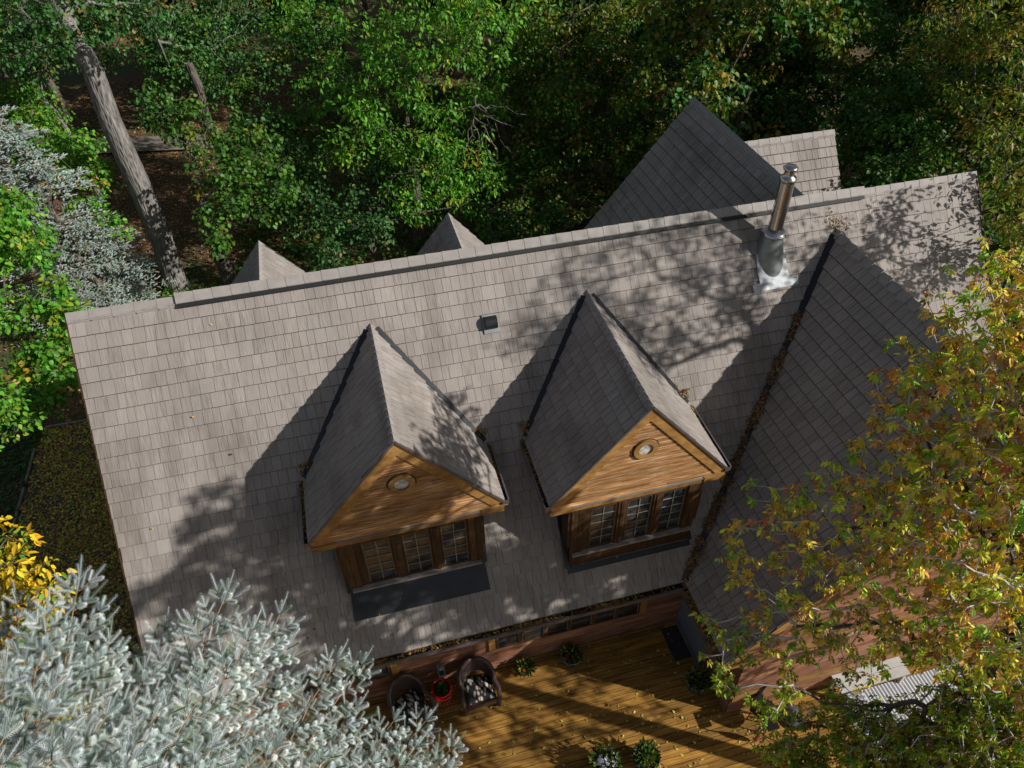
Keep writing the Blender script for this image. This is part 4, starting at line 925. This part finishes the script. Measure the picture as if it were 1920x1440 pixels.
def spruce(name, label, base, ztop, branches, lat_step, shoot_step, SL, tmpl, palette, seed, bark_r=0.2, drop=0.25, latk=0.36):
    """branches: list of (tip, start height)"""
    g = np.random.default_rng(seed); base = np.array(base, float)
    t = empty(name, tuple(base), 0, label, 'spruce')
    limb_mesh('trunk', np.array([(0, 0, (ztop - base[2]) * i / 8) for i in range(9)], float), np.arange(-1, 8), np.linspace(bark_r, 0.02, 9), 'bark_dark', t, 8)
    P, Dv, Lv, ep, epar, er = [], [], [], [], [], []; Bf = []
    def seg(a, b, r0): ep.append(a); epar.append(-2); ep.append(b); epar.append(len(ep) - 2); er.extend([r0, r0])
    for tip, z0 in branches:
        tip = np.array(tip, float); s = np.array([base[0], base[1], z0]); v = tip - s; Lb = np.linalg.norm(v)
        hd = unit(np.array([v[0], v[1], 0.0])); sd = np.array([-hd[1], hd[0], 0])
        N = max(3, int(Lb / 0.25)); pts = []
        for i in range(N + 1):
            a = i / N; p = s + v * a; p[2] -= drop * Lb * math.sin(a * math.pi) * 0.45; p = p + g.normal(size=3) * 0.015; pts.append(p)
        pts[-1] = tip
        for i in range(N): seg(pts[i], pts[i + 1], 0.022 * (1 - 0.85 * i / N))
        def at(a): q = a * N; i = min(N - 1, int(q)); return pts[i] + (pts[i + 1] - pts[i]) * (q - i), unit(pts[i + 1] - pts[i])
        p, d = at(1.0); d = unit(d + np.array([0, 0, 0.25])); P.append(tip); Dv.append(d); Lv.append(SL * 1.5)
        for sgn in (-1, 1, 0):
            P.append(tip - d * 0.01); Dv.append(unit(d * 0.75 + sd * sgn * 0.7 + np.array([0, 0, 0.12 + 0.3 * (sgn == 0)]))); Lv.append(SL * 1.0)
        x = 0.22 * Lb
        while x < Lb - 0.05:
            a = x / Lb; p, d = at(a)
            for sgn in (-1, 1):
                ll = (latk * (Lb - x) + 0.14) * g.uniform(0.7, 1.1); ll = min(ll, 0.85)
                ld = unit(d * 0.72 + sd * sgn * g.uniform(0.65, 0.85) + np.array([0, 0, g.uniform(-0.12, 0.16)]))
                ls = unit(np.cross(ld, [0, 0, 1.0])); q = p + ld * ll + np.array([0, 0, -0.06 * ll]); seg(p, q, 0.006)
                P.append(q - ld * 0.01); Dv.append(unit(ld + np.array([0, 0, 0.2]))); Lv.append(SL * g.uniform(0.9, 1.3))
                y = 0.05
                while y < ll:
                    for s2 in (-1, 1):
                        dd = unit(ld * 0.75 + ls * s2 * g.uniform(0.55, 0.85) + np.array([0, 0, g.uniform(-0.05, 0.4)]))
                        P.append(p + ld * y); Dv.append(dd); Lv.append(SL * g.uniform(0.55, 1.0))
                    if g.random() < 0.5: P.append(p + ld * y); Dv.append(unit(ld * 0.6 + np.array([0, 0, 0.8]) + 0.3 * rdir(1, g)[0])); Lv.append(SL * g.uniform(0.5, 0.8))
                    y += shoot_step * g.uniform(0.8, 1.2)
            if g.random() < 0.8: P.append(p); Dv.append(unit(d * 0.7 + np.array([0, 0, 0.7]) + 0.3 * rdir(1, g)[0])); Lv.append(SL * 0.9)
            x += lat_step * g.uniform(0.8, 1.2)
        bf = g.uniform(0.8, 1.2); Bf += [bf] * (len(P) - len(Bf))
    P = np.array(P); Dv = np.array(Dv); Lv = np.array(Lv)
    ep = np.array(ep); A = ep[0::2] - base; B = ep[1::2] - base; er = np.array(er)
    pos = np.empty((len(A) * 2, 3)); pos[0::2] = A; pos[1::2] = B; par = np.array([-1 if i % 2 == 0 else i - 1 for i in range(len(pos))])
    e = np.arange(1, len(pos), 2)
    # simple three sided sticks
    d = unit(B - A); ref = np.where(np.abs(d[:, 2:3]) > 0.9, np.array([[1., 0, 0]]), np.array([[0, 0, 1.]])); a_ = unit(np.cross(d, ref)); b_ = np.cross(d, a_)
    th = np.arange(3) * 2 * np.pi / 3; rg = (a_[:, None] * np.cos(th)[None, :, None] + b_[:, None] * np.sin(th)[None, :, None]) * er[1::2][:, None, None]
    V = np.concatenate([A[:, None] + rg, B[:, None] + rg * 0.8], 1); k = (np.arange(len(A)) * 6)[:, None]
    raw_mesh('branch', V.reshape(-1, 3), np.concatenate([k + np.array([[j, (j + 1) % 3, 3 + (j + 1) % 3, 3 + j]]) for j in range(3)]), None, 'twig_br', t)
    cols = tints(len(P), palette, g, 0.1, hue=0.02) * np.array(Bf)[:, None]
    shoots('crown', P, Dv, Lv, tmpl, cols, 'needle', t, base)
    print(name, 'shoots', len(P))
    return t
g0 = np.random.default_rng(3)
BLUE = [((0.70, 0.79, 0.83), 4), ((0.82, 0.89, 0.93), 3), ((0.54, 0.64, 0.64), 2), ((0.34, 0.43, 0.32), 1)]
SX, SY = 1.3, -9.3
br = []
for q, (tx, ty, tz) in enumerate(TIPS):
    if q in (11, 12, 13, 29): continue
    L_ = math.hypot(tx - SX, ty - SY); br.append(((tx, ty, tz), tz + 0.12 * L_))
g1 = np.random.default_rng(8)
for k in range(44):   # the tiers below and between, on every side
    az = g1.random() * 2 * math.pi; dz = g1.uniform(0.5, 7.5)
    rr = 3.05 * (1 - math.exp(-dz / 1.5)) * g1.uniform(0.8, 0.97)
    tz = 2.6 - dz
    x, y = SX + rr * math.cos(az), SY + rr * math.sin(az)
    if -0.15 < az - 0 < 2.2 or az > 5.9: rr *= 0.86; x, y = SX + rr * math.cos(az), SY + rr * math.sin(az)
    if dz < 2.2 and math.sin(az) < 0.2: continue
    br.append(((x, y, tz), tz + 0.15 * rr))
tm = shoot_template(100, 0.033, 0.02, 0.0025, 0.006, g0)
spruce('spruce_tree', 'large pale blue spruce filling the lower left corner beside the deck', (SX, SY, GZ), 2.9, br, 0.21, 0.085, 0.15, tm, BLUE, 31)
# grey spruce further off at the left edge
br = []; g2 = np.random.default_rng(12); bx, by = -4.0, 12.0
for k in range(150):
    h = g2.random() ** 1.3; z = -7.2 + h * 6.2; rr = 2.25 * (1 - h) ** 0.8 + 0.3; az = g2.random() * 6.283
    if math.sin(az) > 0.75: continue
    rr *= g2.uniform(0.85, 1.08); br.append(((bx + rr * math.cos(az), by + rr * math.sin(az), z), z + 0.05 * rr))
tm2 = shoot_template(14, 0.036, 0.02, 0.007, 0.02, g0, 0.85)
GREYB = [((0.38, 0.45, 0.43), 4), ((0.45, 0.51, 0.5), 3), ((0.2, 0.3, 0.18), 2.5), ((0.4, 0.26, 0.1), 0.12)]
spruce('spruce_tree', 'distant grey green spruce behind the bright maple at the left edge', (bx, by, GZ), -0.4, br, 0.28, 0.14, 0.14, tm2, GREYB, 32, drop=-0.1)

# ---------------------------------------------------------------- fallen leaves
def litter(name, label, P, Nrm, size, pal, seed, lift=0.012, mat='litter', cat=None, parent=None):
    g = np.random.default_rng(seed); n = len(P); Nv = unit(np.asarray(Nrm) + 0.45 * rdir(n, g)); t = rdir(n, g); Dv = unit(t - Nv * (t * Nv).sum(1, keepdims=True))
    s = size * (0.6 + 0.7 * g.random(n)); V, Fc = leaf_geo(np.asarray(P) + np.asarray(Nrm) * lift, Dv, Nv, s, s * 0.55, fold=0.25)
    o = raw_mesh(name, V, Fc, np.repeat(tints(n, pal, g), 6, 0), mat, parent)
    if parent is None: tag(o, label, 'fallen leaves', kind='stuff')
    else: o['kind'] = 'stuff'
    return o
g = np.random.default_rng(90)
UP = np.array([0, 0, 1.0])
def clump(n, k, lo, hi):
    c = g.uniform(lo, hi, k); wgt = g.random(k) ** 2; return np.clip(g.choice(c, n, p=wgt / wgt.sum()) + g.normal(size=n) * (hi - lo) * 0.025, lo, hi)
# in the front gutter
n = 1500; x = np.concatenate([clump(1000, 16, 0.1, 9.6), g.uniform(0.1, 9.6, 500)]); P = np.stack([x, -D_ - 0.015 - 0.095 * g.random(n), EZ - 0.10 + 0.05 * g.random(n)], 1)
litter('fallen_leaves', 'dry leaves caught in the long gutter above the deck', P, np.tile(UP, (n, 1)), 0.05, LITTER, 1)
# side gutter of the wing
n = 520; y = g.uniform(-6.0, -4.4, n); P = np.stack([xw - hww - 0.015 - 0.1 * g.random(n), y, EZ - 0.08 + 0.06 * g.random(n)], 1)
litter('fallen_leaves', 'dry leaves heaped in the short gutter of the right wing', P, np.tile(UP, (n, 1)), 0.05, LITTER, 2)
# valley between roof and wing
A = np.array([xw, zw / m_, zw]); Bv = np.array([xw - hww, -D_, EZ]); n = 2600; s = 0.24 + 0.76 * g.random(n) ** 0.85; s = s[(0.55 + 0.45 * np.sin(s * 31) * np.sin(s * 77 + 1) + 0.25 * np.sin(s * 150)) > g.random(n) * 0.75]; n = len(s)
nn = unit(np.array([-mw, 0, 1.0]) / math.hypot(mw, 1) + np.array([0, -m_, 1.0]) / sn)
side = unit(np.cross(Bv - A, nn)); wd = (0.02 + 0.045 * s) * (1 + 0.4 * np.sin(s * 37))
P = A + (Bv - A) * s[:, None] + side * (g.normal(size=n) * wd)[:, None] + nn * (0.08 + 0.03 * g.random(n))[:, None]
litter('fallen_leaves', 'dark brown leaves lying along the valley beside the right wing', P, np.tile(nn, (n, 1)), 0.05, [((0.2, 0.11, 0.06), 4), ((0.3, 0.18, 0.09), 2), ((0.12, 0.07, 0.04), 3), ((0.3, 0.28, 0.08), 0.8)], 3)
n = 90; P = A + side * g.normal(size=(n, 1)) * 0.09 + np.stack([g.normal(size=n) * 0.13, 0 * g.random(n), 0 * g.random(n)], 1); P[:, 1] += 0.04 + 0.05 * g.random(n); P[:, 2] = m_ * P[:, 1] + 0.06
litter('fallen_leaves', 'small pile of brown leaves at the peak of the right wing', P, np.tile(nn, (n, 1)), 0.045, LITTER, 4)
# dormer gutters and valleys
for i, (px, yf, z) in enumerate(((4.759, -3.474, -0.759), (8.721, -3.776, -0.805))):
    ze = z - 1.2033 * 1.6
    for sx, nmn in ((-1, 'left'), (1, 'right')):
        n = 260; ev = ze / m_; y = yf + (ev - yf) * g.random(n) ** (0.55); hv = (y - yf) / (ev - yf)
        P = np.stack([px + sx * (1.6 + 0.015 + 0.085 * g.random(n)), y, ze - 0.085 + 0.06 * hv * g.random(n)], 1)
        m2 = 70; Q = np.stack([px + sx * (1.6 - 0.18 + 0.24 * g.random(m2)), ev + 0.02 + 0.12 * g.random(m2), np.zeros(m2)], 1); Q[:, 2] = m_ * Q[:, 1] + 0.07
        litter('fallen_leaves', 'orange leaves in the %s gutter of the %s dormer' % (nmn, ('left', 'right')[i]), np.concatenate([P, Q]), np.tile(UP, (n + m2, 1)), 0.048, LITTER, 10 + i * 2 + sx)
# lone leaves on the roof slopes
n = 60; x = g.uniform(0.3, 13, n); y = -g.random(n) ** 0.4 * 4.1; P = np.stack([x, y, m_ * y], 1); Nf = np.array([0, -m_, 1.0]) / sn
litter('fallen_leaves', 'single yellow leaves scattered on the big front slope', P, np.tile(Nf, (n, 1)), 0.05, LITTER + YELLOW_P, 20, lift=0.045)
# deck
n = 5200; x = g.uniform(-0.3, 17, n); y = -3.85 - g.random(n) * 8; d = np.clip((x - 4) / 7, 0.12, 1); k = g.random(n) < d
P = np.stack([x, y, np.full(n, DECK)], 1)[k]
litter('fallen_leaves', 'small pale yellow leaves sprinkled over the wooden deck', P, np.tile(UP, (len(P), 1)), 0.062, [((0.6, 0.52, 0.12), 3), ((0.4, 0.25, 0.08), 2), ((0.3, 0.34, 0.08), 2), ((0.6, 0.5, 0.25), 1)], 21, lift=0.008)
# driveway
n = 42000; P = np.stack([g.uniform(-4.8, 0.2, n), g.uniform(-3, 6.6, n), np.full(n, GND + 0.06)], 1); P = P[g.random(n) < 0.72 + 0.28 * np.sin(P[:, 0] * 1.7 + np.sin(P[:, 1] * 1.3)) * np.cos(P[:, 1] * 1.1 + P[:, 0])]; n = len(P)
litter('fallen_leaves', 'yellow and brown leaves covering the shaded driveway', P, np.tile(UP, (n, 1)), 0.08, [((0.6, 0.5, 0.07), 3), ((0.35, 0.2, 0.08), 3), ((0.32, 0.38, 0.06), 2), ((0.5, 0.28, 0.1), 2)], 22)
# wood floor
n = 26000; X = g.uniform(-14, 9, n); Y = g.uniform(6.8, 34, n); Z = ground_h(X, Y)
litter('fallen_leaves', 'orange and brown leaf litter on the floor of the wood', np.stack([X, Y, Z], 1), np.tile(UP, (n, 1)), 0.12, [((0.42, 0.25, 0.1), 3), ((0.3, 0.15, 0.05), 3), ((0.5, 0.34, 0.17), 2), ((0.2, 0.1, 0.05), 2)], 23)
# ivy and undergrowth at the foot of the trunks
n = 9000; X = g.normal(size=n) * 1.9 - 1.2; Y = 11.0 + g.normal(size=n) * 1.0; Z = ground_h(X, Y) + 0.22 * g.random(n)
o = litter('ground_cover', 'low green ivy round the foot of the big pale trunk', np.stack([X, Y, Z], 1), np.tile(UP, (n, 1)), 0.10, BRIGHT + GREEN, 24, mat='leaf'); o['category'] = 'ground cover'
n = 9000; X = g.uniform(-9, -4.9, n); Y = g.uniform(-2, 9, n); Z = ground_h(X, Y) + 0.25 * g.random(n)
o = litter('ground_cover', 'dark green undergrowth left of the leaf strewn driveway', np.stack([X, Y, Z], 1), np.tile(UP, (n, 1)), 0.12, DARKG, 25, mat='leaf'); o['category'] = 'ground cover'
n = 30000; X = g.uniform(0.5, 24, n); Y = g.uniform(7.5, 27, n); Z = ground_h(X, Y) + 0.35 * g.random(n)
o = litter('ground_cover', 'dark undergrowth behind the house under the trees', np.stack([X, Y, Z], 1), np.tile(UP, (n, 1)), 0.17, DARKG + GREEN, 26, mat='leaf'); o['category'] = 'ground cover'
# path and log in the sunlit clearing
mbp = MB(); mbp.quad([(-14, 26.5, GND + 0.12), (2, 23.5, GND + 0.12), (2, 25.0, GND + 0.12), (-14, 28.3, GND + 0.12)], 0.5); tag(mbp.build('path', plain('pale dusty path', (0.22, 0.18, 0.15), 0.95, var=0.3, scale=3)), kind='structure')

# ---------------------------------------------------------------- things on the deck
CH = 'wicker chairs against the house wall'
def chair(loc, rz, label):
    t = empty('wicker_chair', loc, rz, label, 'chair', CH)
    random.seed(8)
    # horseshoe back and arms: woven shell, chair faces -y
    b = MB(); n = 30; R = 10
    def prof(a):   # a 0..1 round the horseshoe
        th = math.pi * (-0.12 + 1.24 * a)
        return Vector((0.31 * math.cos(th), 0.26 * math.sin(th) + 0.02, 0))
    for i in range(n):
        a0, a1 = i / n, (i + 1) / n
        for j in range(R):
            def H(a): return 0.62 + 0.28 * math.sin(math.pi * a) ** 2
            def pt(a, q, inn):
                p = prof(a); top = H(a); lo = 0.30 + 0.22 * math.sin(math.pi * a) ** 3
                z = lo + (top - lo) * q; fl = 1 + 0.16 * q
                w_ = 0.006 * ((i + j) % 2)
                s_ = (0.93 if inn else 1.0) * fl
                return Vector((p.x * s_, p.y * s_, z + w_))
            b.quad([pt(a0, j / R, 0), pt(a1, j / R, 0), pt(a1, (j + 1) / R, 0), pt(a0, (j + 1) / R, 0)], random.random())
            b.quad([pt(a0, j / R, 1), pt(a0, (j + 1) / R, 1), pt(a1, (j + 1) / R, 1), pt(a1, j / R, 1)], random.random())
    b.build('backrest', 'wicker', t)
    r_ = MB(); pts = []
    pts.append((0.35, -0.36, 0.05)); pts.append((0.37, -0.33, 0.45)); pts.append((0.37, -0.26, 0.62))
    for i in range(19):
        a = i / 18; p = prof(a) * 1.13; pts.append((p.x, p.y, 0.64 + 0.28 * math.sin(math.pi * a) ** 2))
    pts += [(-0.37, -0.26, 0.62), (-0.37, -0.33, 0.45), (-0.35, -0.36, 0.05)]
    r_.tube(pts, 0.045, 10); r_.build('armrest', 'wicker', t)
    s_ = MB(); s_.box((-0.31, -0.33, 0.27), (0.31, 0.24, 0.33)); s_.box((-0.33, -0.36, 0.16), (0.33, -0.33, 0.33)); s_.build('seat', 'wicker', t)
    for x, y in ((0.3, -0.33), (-0.3, -0.33), (0.25, 0.22), (-0.25, 0.22)):
        l = MB(); l.tube([(x, y, 0.0), (x, y, 0.28)], [0.03, 0.035], 8); l.build('leg', 'wicker', t)
    # cushion with a large leaf pattern
    m = CUSH
    c = MB(); k = 12
    def cz(u_, v_): return 0.36 + 0.055 * (1 - abs(u_) ** 4) * (1 - abs(v_) ** 4)
    for i in range(k):
        for j in range(k):
            q = [(-1 + 2 * (i + a) / k, -1 + 2 * (j + b_) / k) for a, b_ in ((0, 0), (1, 0), (1, 1), (0, 1))]
            c.quad([(u_ * 0.265, -0.05 + v_ * 0.27, cz(u_, v_)) for u_, v_ in q], 0.5)
    c.box((-0.262, -0.317, 0.33), (0.262, 0.217, 0.358)); c.build('cushion', m, t, True)
    return t
CUSH, t_, b_ = nodes('leaf print fabric')
oc = coord(t_, 'Object'); vo = t_.nodes.new('ShaderNodeTexVoronoi'); vo.inputs['Scale'].default_value = 9
mp = t_.nodes.new('ShaderNodeMapping'); mp.inputs['Scale'].default_value = (1.7, 0.9, 1); mp.inputs['Rotation'].default_value = (0, 0, 0.5); t_.links.new(oc, mp.inputs[0]); t_.links.new(mp.outputs[0], vo.inputs['Vector'])
cc = ramp(t_, vo.outputs[0], [(0.25, (0.55, 0.5, 0.4)), (0.42, (0.22, 0.16, 0.13)), (0.5, (0.012, 0.011, 0.013))])
t_.links.new(mix(t_, cc, vo.outputs[1], 0.12, 'MULTIPLY'), b_.inputs['Base Color']); b_.inputs['Roughness'].default_value = 0.9
chair((5.52, -4.27, DECK), 0.03, 'wicker chair facing out, right of the red table')
chair((4.12, -4.25, DECK), 0.42, 'turned wicker chair in the shade by the spruce, left of the red table')

def foliage(parent, n, org, rad, size, pal, seed, name='foliage', flat=1.0, up=0.3):
    g = np.random.default_rng(seed); d = rdir(n, g); d[:, 2] = np.abs(d[:, 2]) * flat; P = np.array(org) + d * rad * g.random((n, 1)) ** 0.5; Dv = unit(d + np.array([0, 0, up]) + 0.4 * rdir(n, g)); Nv = unit(rdir(n, g) + UP)
    s = size * (0.6 + 0.7 * g.random(n)); V, Fc = leaf_geo(P, Dv, Nv, s, s * 0.5, droop=0.2)
    return raw_mesh(name, V, Fc, np.repeat(tints(n, pal, g), 6, 0), 'leaf', parent)
def blooms(parent, n, org, rad, size, col, seed, flat=0.8):
    g = np.random.default_rng(seed); 
    for k in range(n):
        d = rdir(1, g)[0]; d[2] = abs(d[2]) * flat + 0.15; P = np.array(org) + unit(d) * rad * g.uniform(0.8, 1.05)
        b = MB(); N = Vector(unit(d)); q = N.to_track_quat('Z', 'Y'); pts = []
        for j in range(5):
            a = j * 2 * math.pi / 5; r_ = size * g.uniform(0.85, 1.1)
            p = [Vector((0, 0, 0)), Vector((math.cos(a - 0.55) * r_ * 0.7, math.sin(a - 0.55) * r_ * 0.7, 0.004)), Vector((math.cos(a) * r_, math.sin(a) * r_, 0.0)), Vector((math.cos(a + 0.55) * r_ * 0.7, math.sin(a + 0.55) * r_ * 0.7, 0.004))]
            b.quad([q @ v + Vector(P) for v in p], 0.5)
        b.build('flower', col, parent)
def pot(parent, r0, r1, h, mat, name='pot'):
    b = MB(); b.lathe([(0, 0.0), (r0, 0.0), (r1, h), (r1 + 0.015, h), (r1 + 0.015, h + 0.02), (r1 - 0.012, h + 0.02), (r1 - 0.02, h - 0.03), (0, h - 0.03)], 28); o = b.build(name, mat, parent, True)
    s = MB(); s.lathe([(0.0, h - 0.02), (r1 - 0.02, h - 0.022)], 20); s.build('soil', 'soil', parent); return o
M['petal_red'] = plain('red petals', (0.6, 0.02, 0.03), 0.6); M['petal_white'] = plain('white petals', (0.75, 0.75, 0.8), 0.6, var=0.1); M['petal_pink'] = plain('magenta petals', (0.45, 0.01, 0.2), 0.6)
PG = [((0.03, 0.09, 0.015), 4), ((0.05, 0.14, 0.02), 3), ((0.02, 0.06, 0.012), 2)]
# red side table with its red pot
t = empty('side_table', (4.80, -4.22, DECK), 0, 'low round red table with ribbed wire legs between the wicker chairs', 'table')
b = MB(); b.lathe([(0, 0.40), (0.19, 0.40), (0.205, 0.41), (0.205, 0.43), (0.19, 0.435), (0, 0.43)], 32); b.build('table_top', 'red', t, True)
b = MB()
for k in range(16):
    a = 2 * math.pi * k / 16; c, s = math.cos(a), math.sin(a); b.tube([(0.17 * c, 0.17 * s, 0.40), (0.12 * c, 0.12 * s, 0.2), (0.2 * c, 0.2 * s, 0.008)], 0.007, 5)
b.tube([(0.2 * math.cos(a), 0.2 * math.sin(a), 0.01) for a in np.linspace(0, 6.283, 25)], 0.008, 5); b.build('wire_base', 'red_metal', t)
t = empty('potted_plant', (4.80, -4.22, DECK + 0.436), 0, 'spiky green plant in a shiny red pot on the red table', 'potted plant')
pot(t, 0.13, 0.19, 0.12, 'red'); foliage(t, 120, (0, 0, 0.08), 0.08, 0.10, PG, 41, up=0.9)
specs = [((6.57, -4.08, DECK), 0.09, 0.13, 0.2, 'pot_grey', 'pale pot of red flowers standing at the foot of the wall', 0.15, 'petal_red', 7, 1),
         ((7.58, -4.07, DECK), 0.13, 0.21, 0.2, 'pot_blue', 'wide blue rimmed bowl with dark pink flowers by the wall', 0.18, 'petal_pink', 6, 2),
         ((9.87, -5.30, DECK), 0.16, 0.21, 0.28, 'pot_blue', 'dark bushy plant in a blue pot beside the wing wall', 0.22, None, 0, 3),
         ((7.52, -6.30, DECK), 0.18, 0.24, 0.3, 'pot_dark', 'planter of white and red flowers at the bottom edge of the deck', 0.24, 'petal_white', 48, 4),
         ((8.30, -6.42, DECK), 0.18, 0.25, 0.3, 'pot_plum', 'plum coloured planter with sprawling plants at the bottom edge', 0.22, None, 0, 5)]
for loc, r0, r1, h, mt, lab, fr_, fm, nf, sd in specs:
    t = empty('potted_plant', loc, 0, lab, 'potted plant'); pot(t, r0, r1, h, mt); foliage(t, 190, (0, 0, h - 0.02), fr_ * 1.25, 0.085, PG + YGREEN, 50 + sd); foliage(t, 150, (0.05, -0.03, h - 0.02), fr_ * 0.9, 0.06, PG, 150 + sd)
    if fm: blooms(t, nf, (0, 0, h - 0.02), fr_, 0.042, fm, 60 + sd)
    if sd == 4: blooms(t, 6, (-0.08, -0.05, h - 0.02), fr_, 0.028, 'petal_red', 70); blooms(t, 2, (0.06, -0.05, h - 0.02), fr_, 0.03, 'petal_pink', 71)
# door mat
b = MB()
for k in range(26): b.box((-0.22, -0.37 + k * 0.0285, 0.0), (0.22, -0.37 + k * 0.0285 + 0.02, 0.016))
b.box((-0.23, -0.38, -0.0), (0.23, 0.38, 0.008)); o = b.build('door_mat', 'mat_rubber'); o.location = (9.92, -4.30, DECK + 0.004); tag(o, 'dark ribbed mat on the deck before the grey door', 'door mat')
# kettle barbecue
t = empty('barbecue', (11.15, -6.55, DECK), 0, 'round black kettle barbecue with a grey lid against the wing wall', 'barbecue')
b = MB(); b.lathe([(0.02, 0.48), (0.15, 0.5), (0.25, 0.58), (0.22, 0.7)], 28); b.build('bowl', 'grill', t, True)
b = MB(); b.lathe([(0.225, 0.7), (0.2, 0.77), (0.13, 0.83), (0.0, 0.85)], 28); b.tube([(-0.07, 0, 0.84), (-0.06, 0, 0.9), (0.06, 0, 0.9), (0.07, 0, 0.84)], 0.011, 6); b.build('lid', 'grill_lid', t, True)
for k in range(3): a = k * 2.09 + 0.4; b = MB(); b.tube([(0.16 * math.cos(a), 0.16 * math.sin(a), 0.56), (0.3 * math.cos(a), 0.3 * math.sin(a), 0.0)], 0.013, 6); b.build('leg', 'pot_grey', t)
b = MB(); b.box((-0.55, -0.16, 0.66), (-0.31, 0.16, 0.68)); b.build('side_shelf', 'grill', t)
t = empty('garden_chair', (10.85, -6.25, DECK), 0.5, 'black garden chair in the dark beside the barbecue', 'chair')
b = MB(); b.box((-0.22, -0.22, 0.4), (0.22, 0.22, 0.43)); b.build('seat', 'grill', t); b = MB(); b.box((-0.22, 0.2, 0.43), (0.22, 0.23, 0.85)); b.build('backrest', 'grill', t)
for x, y in ((-0.2, -0.2), (0.2, -0.2), (0.2, 0.2), (-0.2, 0.2)): b = MB(); b.tube([(x, y, 0), (x * 0.95, y * 0.95, 0.4)], 0.012, 6); b.build('leg', 'grill', t)
# red garden ornament: flat drop-shaped body and thin neck
t = empty('garden_ornament', (10.53, -6.62, DECK), 0.2, 'small salmon red metal bird standing on the deck beside the barbecue', 'ornament')
b = MB(); pr = [(0.0, 0.05), (0.05, 0.1), (0.085, 0.2), (0.075, 0.3), (0.04, 0.38), (0.012, 0.42)]; b.lathe([(r_, z) for r_, z in pr], 18); o = b.build('body', 'salmon', t, True); o.scale = (1, 0.5, 1)
b = MB(); b.tube([(0, 0, 0.40), (-0.03, 0, 0.5), (-0.01, 0, 0.6), (0.02, 0, 0.63), (0.07, 0, 0.6)], [0.014, 0.012, 0.012, 0.018, 0.004], 8); b.build('neck', 'salmon', t, True)
for x in (-0.03, 0.03): b = MB(); b.tube([(x, 0, 0), (x, 0, 0.1)], 0.006, 5); b.build('leg', 'grill', t)
# rug with stripes and dots
RM, t_, b_ = nodes('grey patterned rug')
sx_ = t_.nodes.new('ShaderNodeSeparateXYZ'); t_.links.new(coord(t_, 'Object'), sx_.inputs[0])
def mth(op, a, b=None):
    n = t_.nodes.new('ShaderNodeMath'); n.operation = op
    for i, v in enumerate((a, b)):
        if v is None: continue
        if hasattr(v, 'is_output'): t_.links.new(v, n.inputs[i])
        else: n.inputs[i].default_value = v
    return n.outputs[0]
X_, Y_ = sx_.outputs[0], sx_.outputs[1]
st = mth('LESS_THAN', mth('FRACT', mth('MULTIPLY', X_, 13.0)), 0.34)
fx = mth('SUBTRACT', mth('FRACT', mth('MULTIPLY', X_, 11.0)), 0.5); fy = mth('SUBTRACT', mth('FRACT', mth('MULTIPLY', Y_, 11.0)), 0.5)
dots = mth('LESS_THAN', mth('ADD', mth('MULTIPLY', fx, fx), mth('MULTIPLY', fy, fy)), 0.075)
sel = mth('GREATER_THAN', mth('ABSOLUTE', X_), 0.85)
pat = mth('ADD', mth('MULTIPLY', sel, dots), mth('MULTIPLY', mth('SUBTRACT', 1.0, sel), st))
t_.links.new(mix(t_, (0.2, 0.21, 0.24), (0.72, 0.71, 0.7), pat), b_.inputs['Base Color']); b_.inputs['Roughness'].default_value = 0.9
b = MB(); b.box((-1.4, -1.0, 0), (1.4, 0.95, 0.012)); o = b.build('patio_rug', RM); o.location = (13.95, -7.2, DECK + 0.004); tag(o, 'grey and white striped rug with a dotted border on the deck', 'rug')
# white bench at the back of the rug
t = empty('bench', (13.25, -6.12, DECK), 0, 'white topped wooden bench against the wing wall behind the rug', 'bench')
b = MB(); b.box((-0.78, -0.02, 0.40), (0.78, 0.16, 0.425)); b.box((-0.78, -0.22, 0.40), (0.78, -0.03, 0.425)); b.build('seat', 'white', t)
b = MB(); b.box((-0.775, -0.215, 0.34), (0.775, -0.19, 0.398)); b.box((-0.775, 0.12, 0.34), (0.775, 0.145, 0.398)); b.build('apron', 'trim', t)
for x in (-0.7, 0.7):
    for y in (-0.18, 0.11): b = MB(); b.box((x - 0.03, y - 0.03, 0), (x + 0.03, y + 0.03, 0.398)); b.build('leg', 'white', t)
# flowering shrub under the autumn tree
t = empty('potted_plant', (14.15, -7.95, DECK), 0, 'leafy planter with bright red blossoms under the autumn tree', 'potted plant'); pot(t, 0.22, 0.3, 0.35, 'pot_dark'); foliage(t, 900, (0, 0, 0.35), 0.45, 0.09, GREEN, 80); blooms(t, 26, (0, 0, 0.4), 0.5, 0.055, 'petal_red', 81)
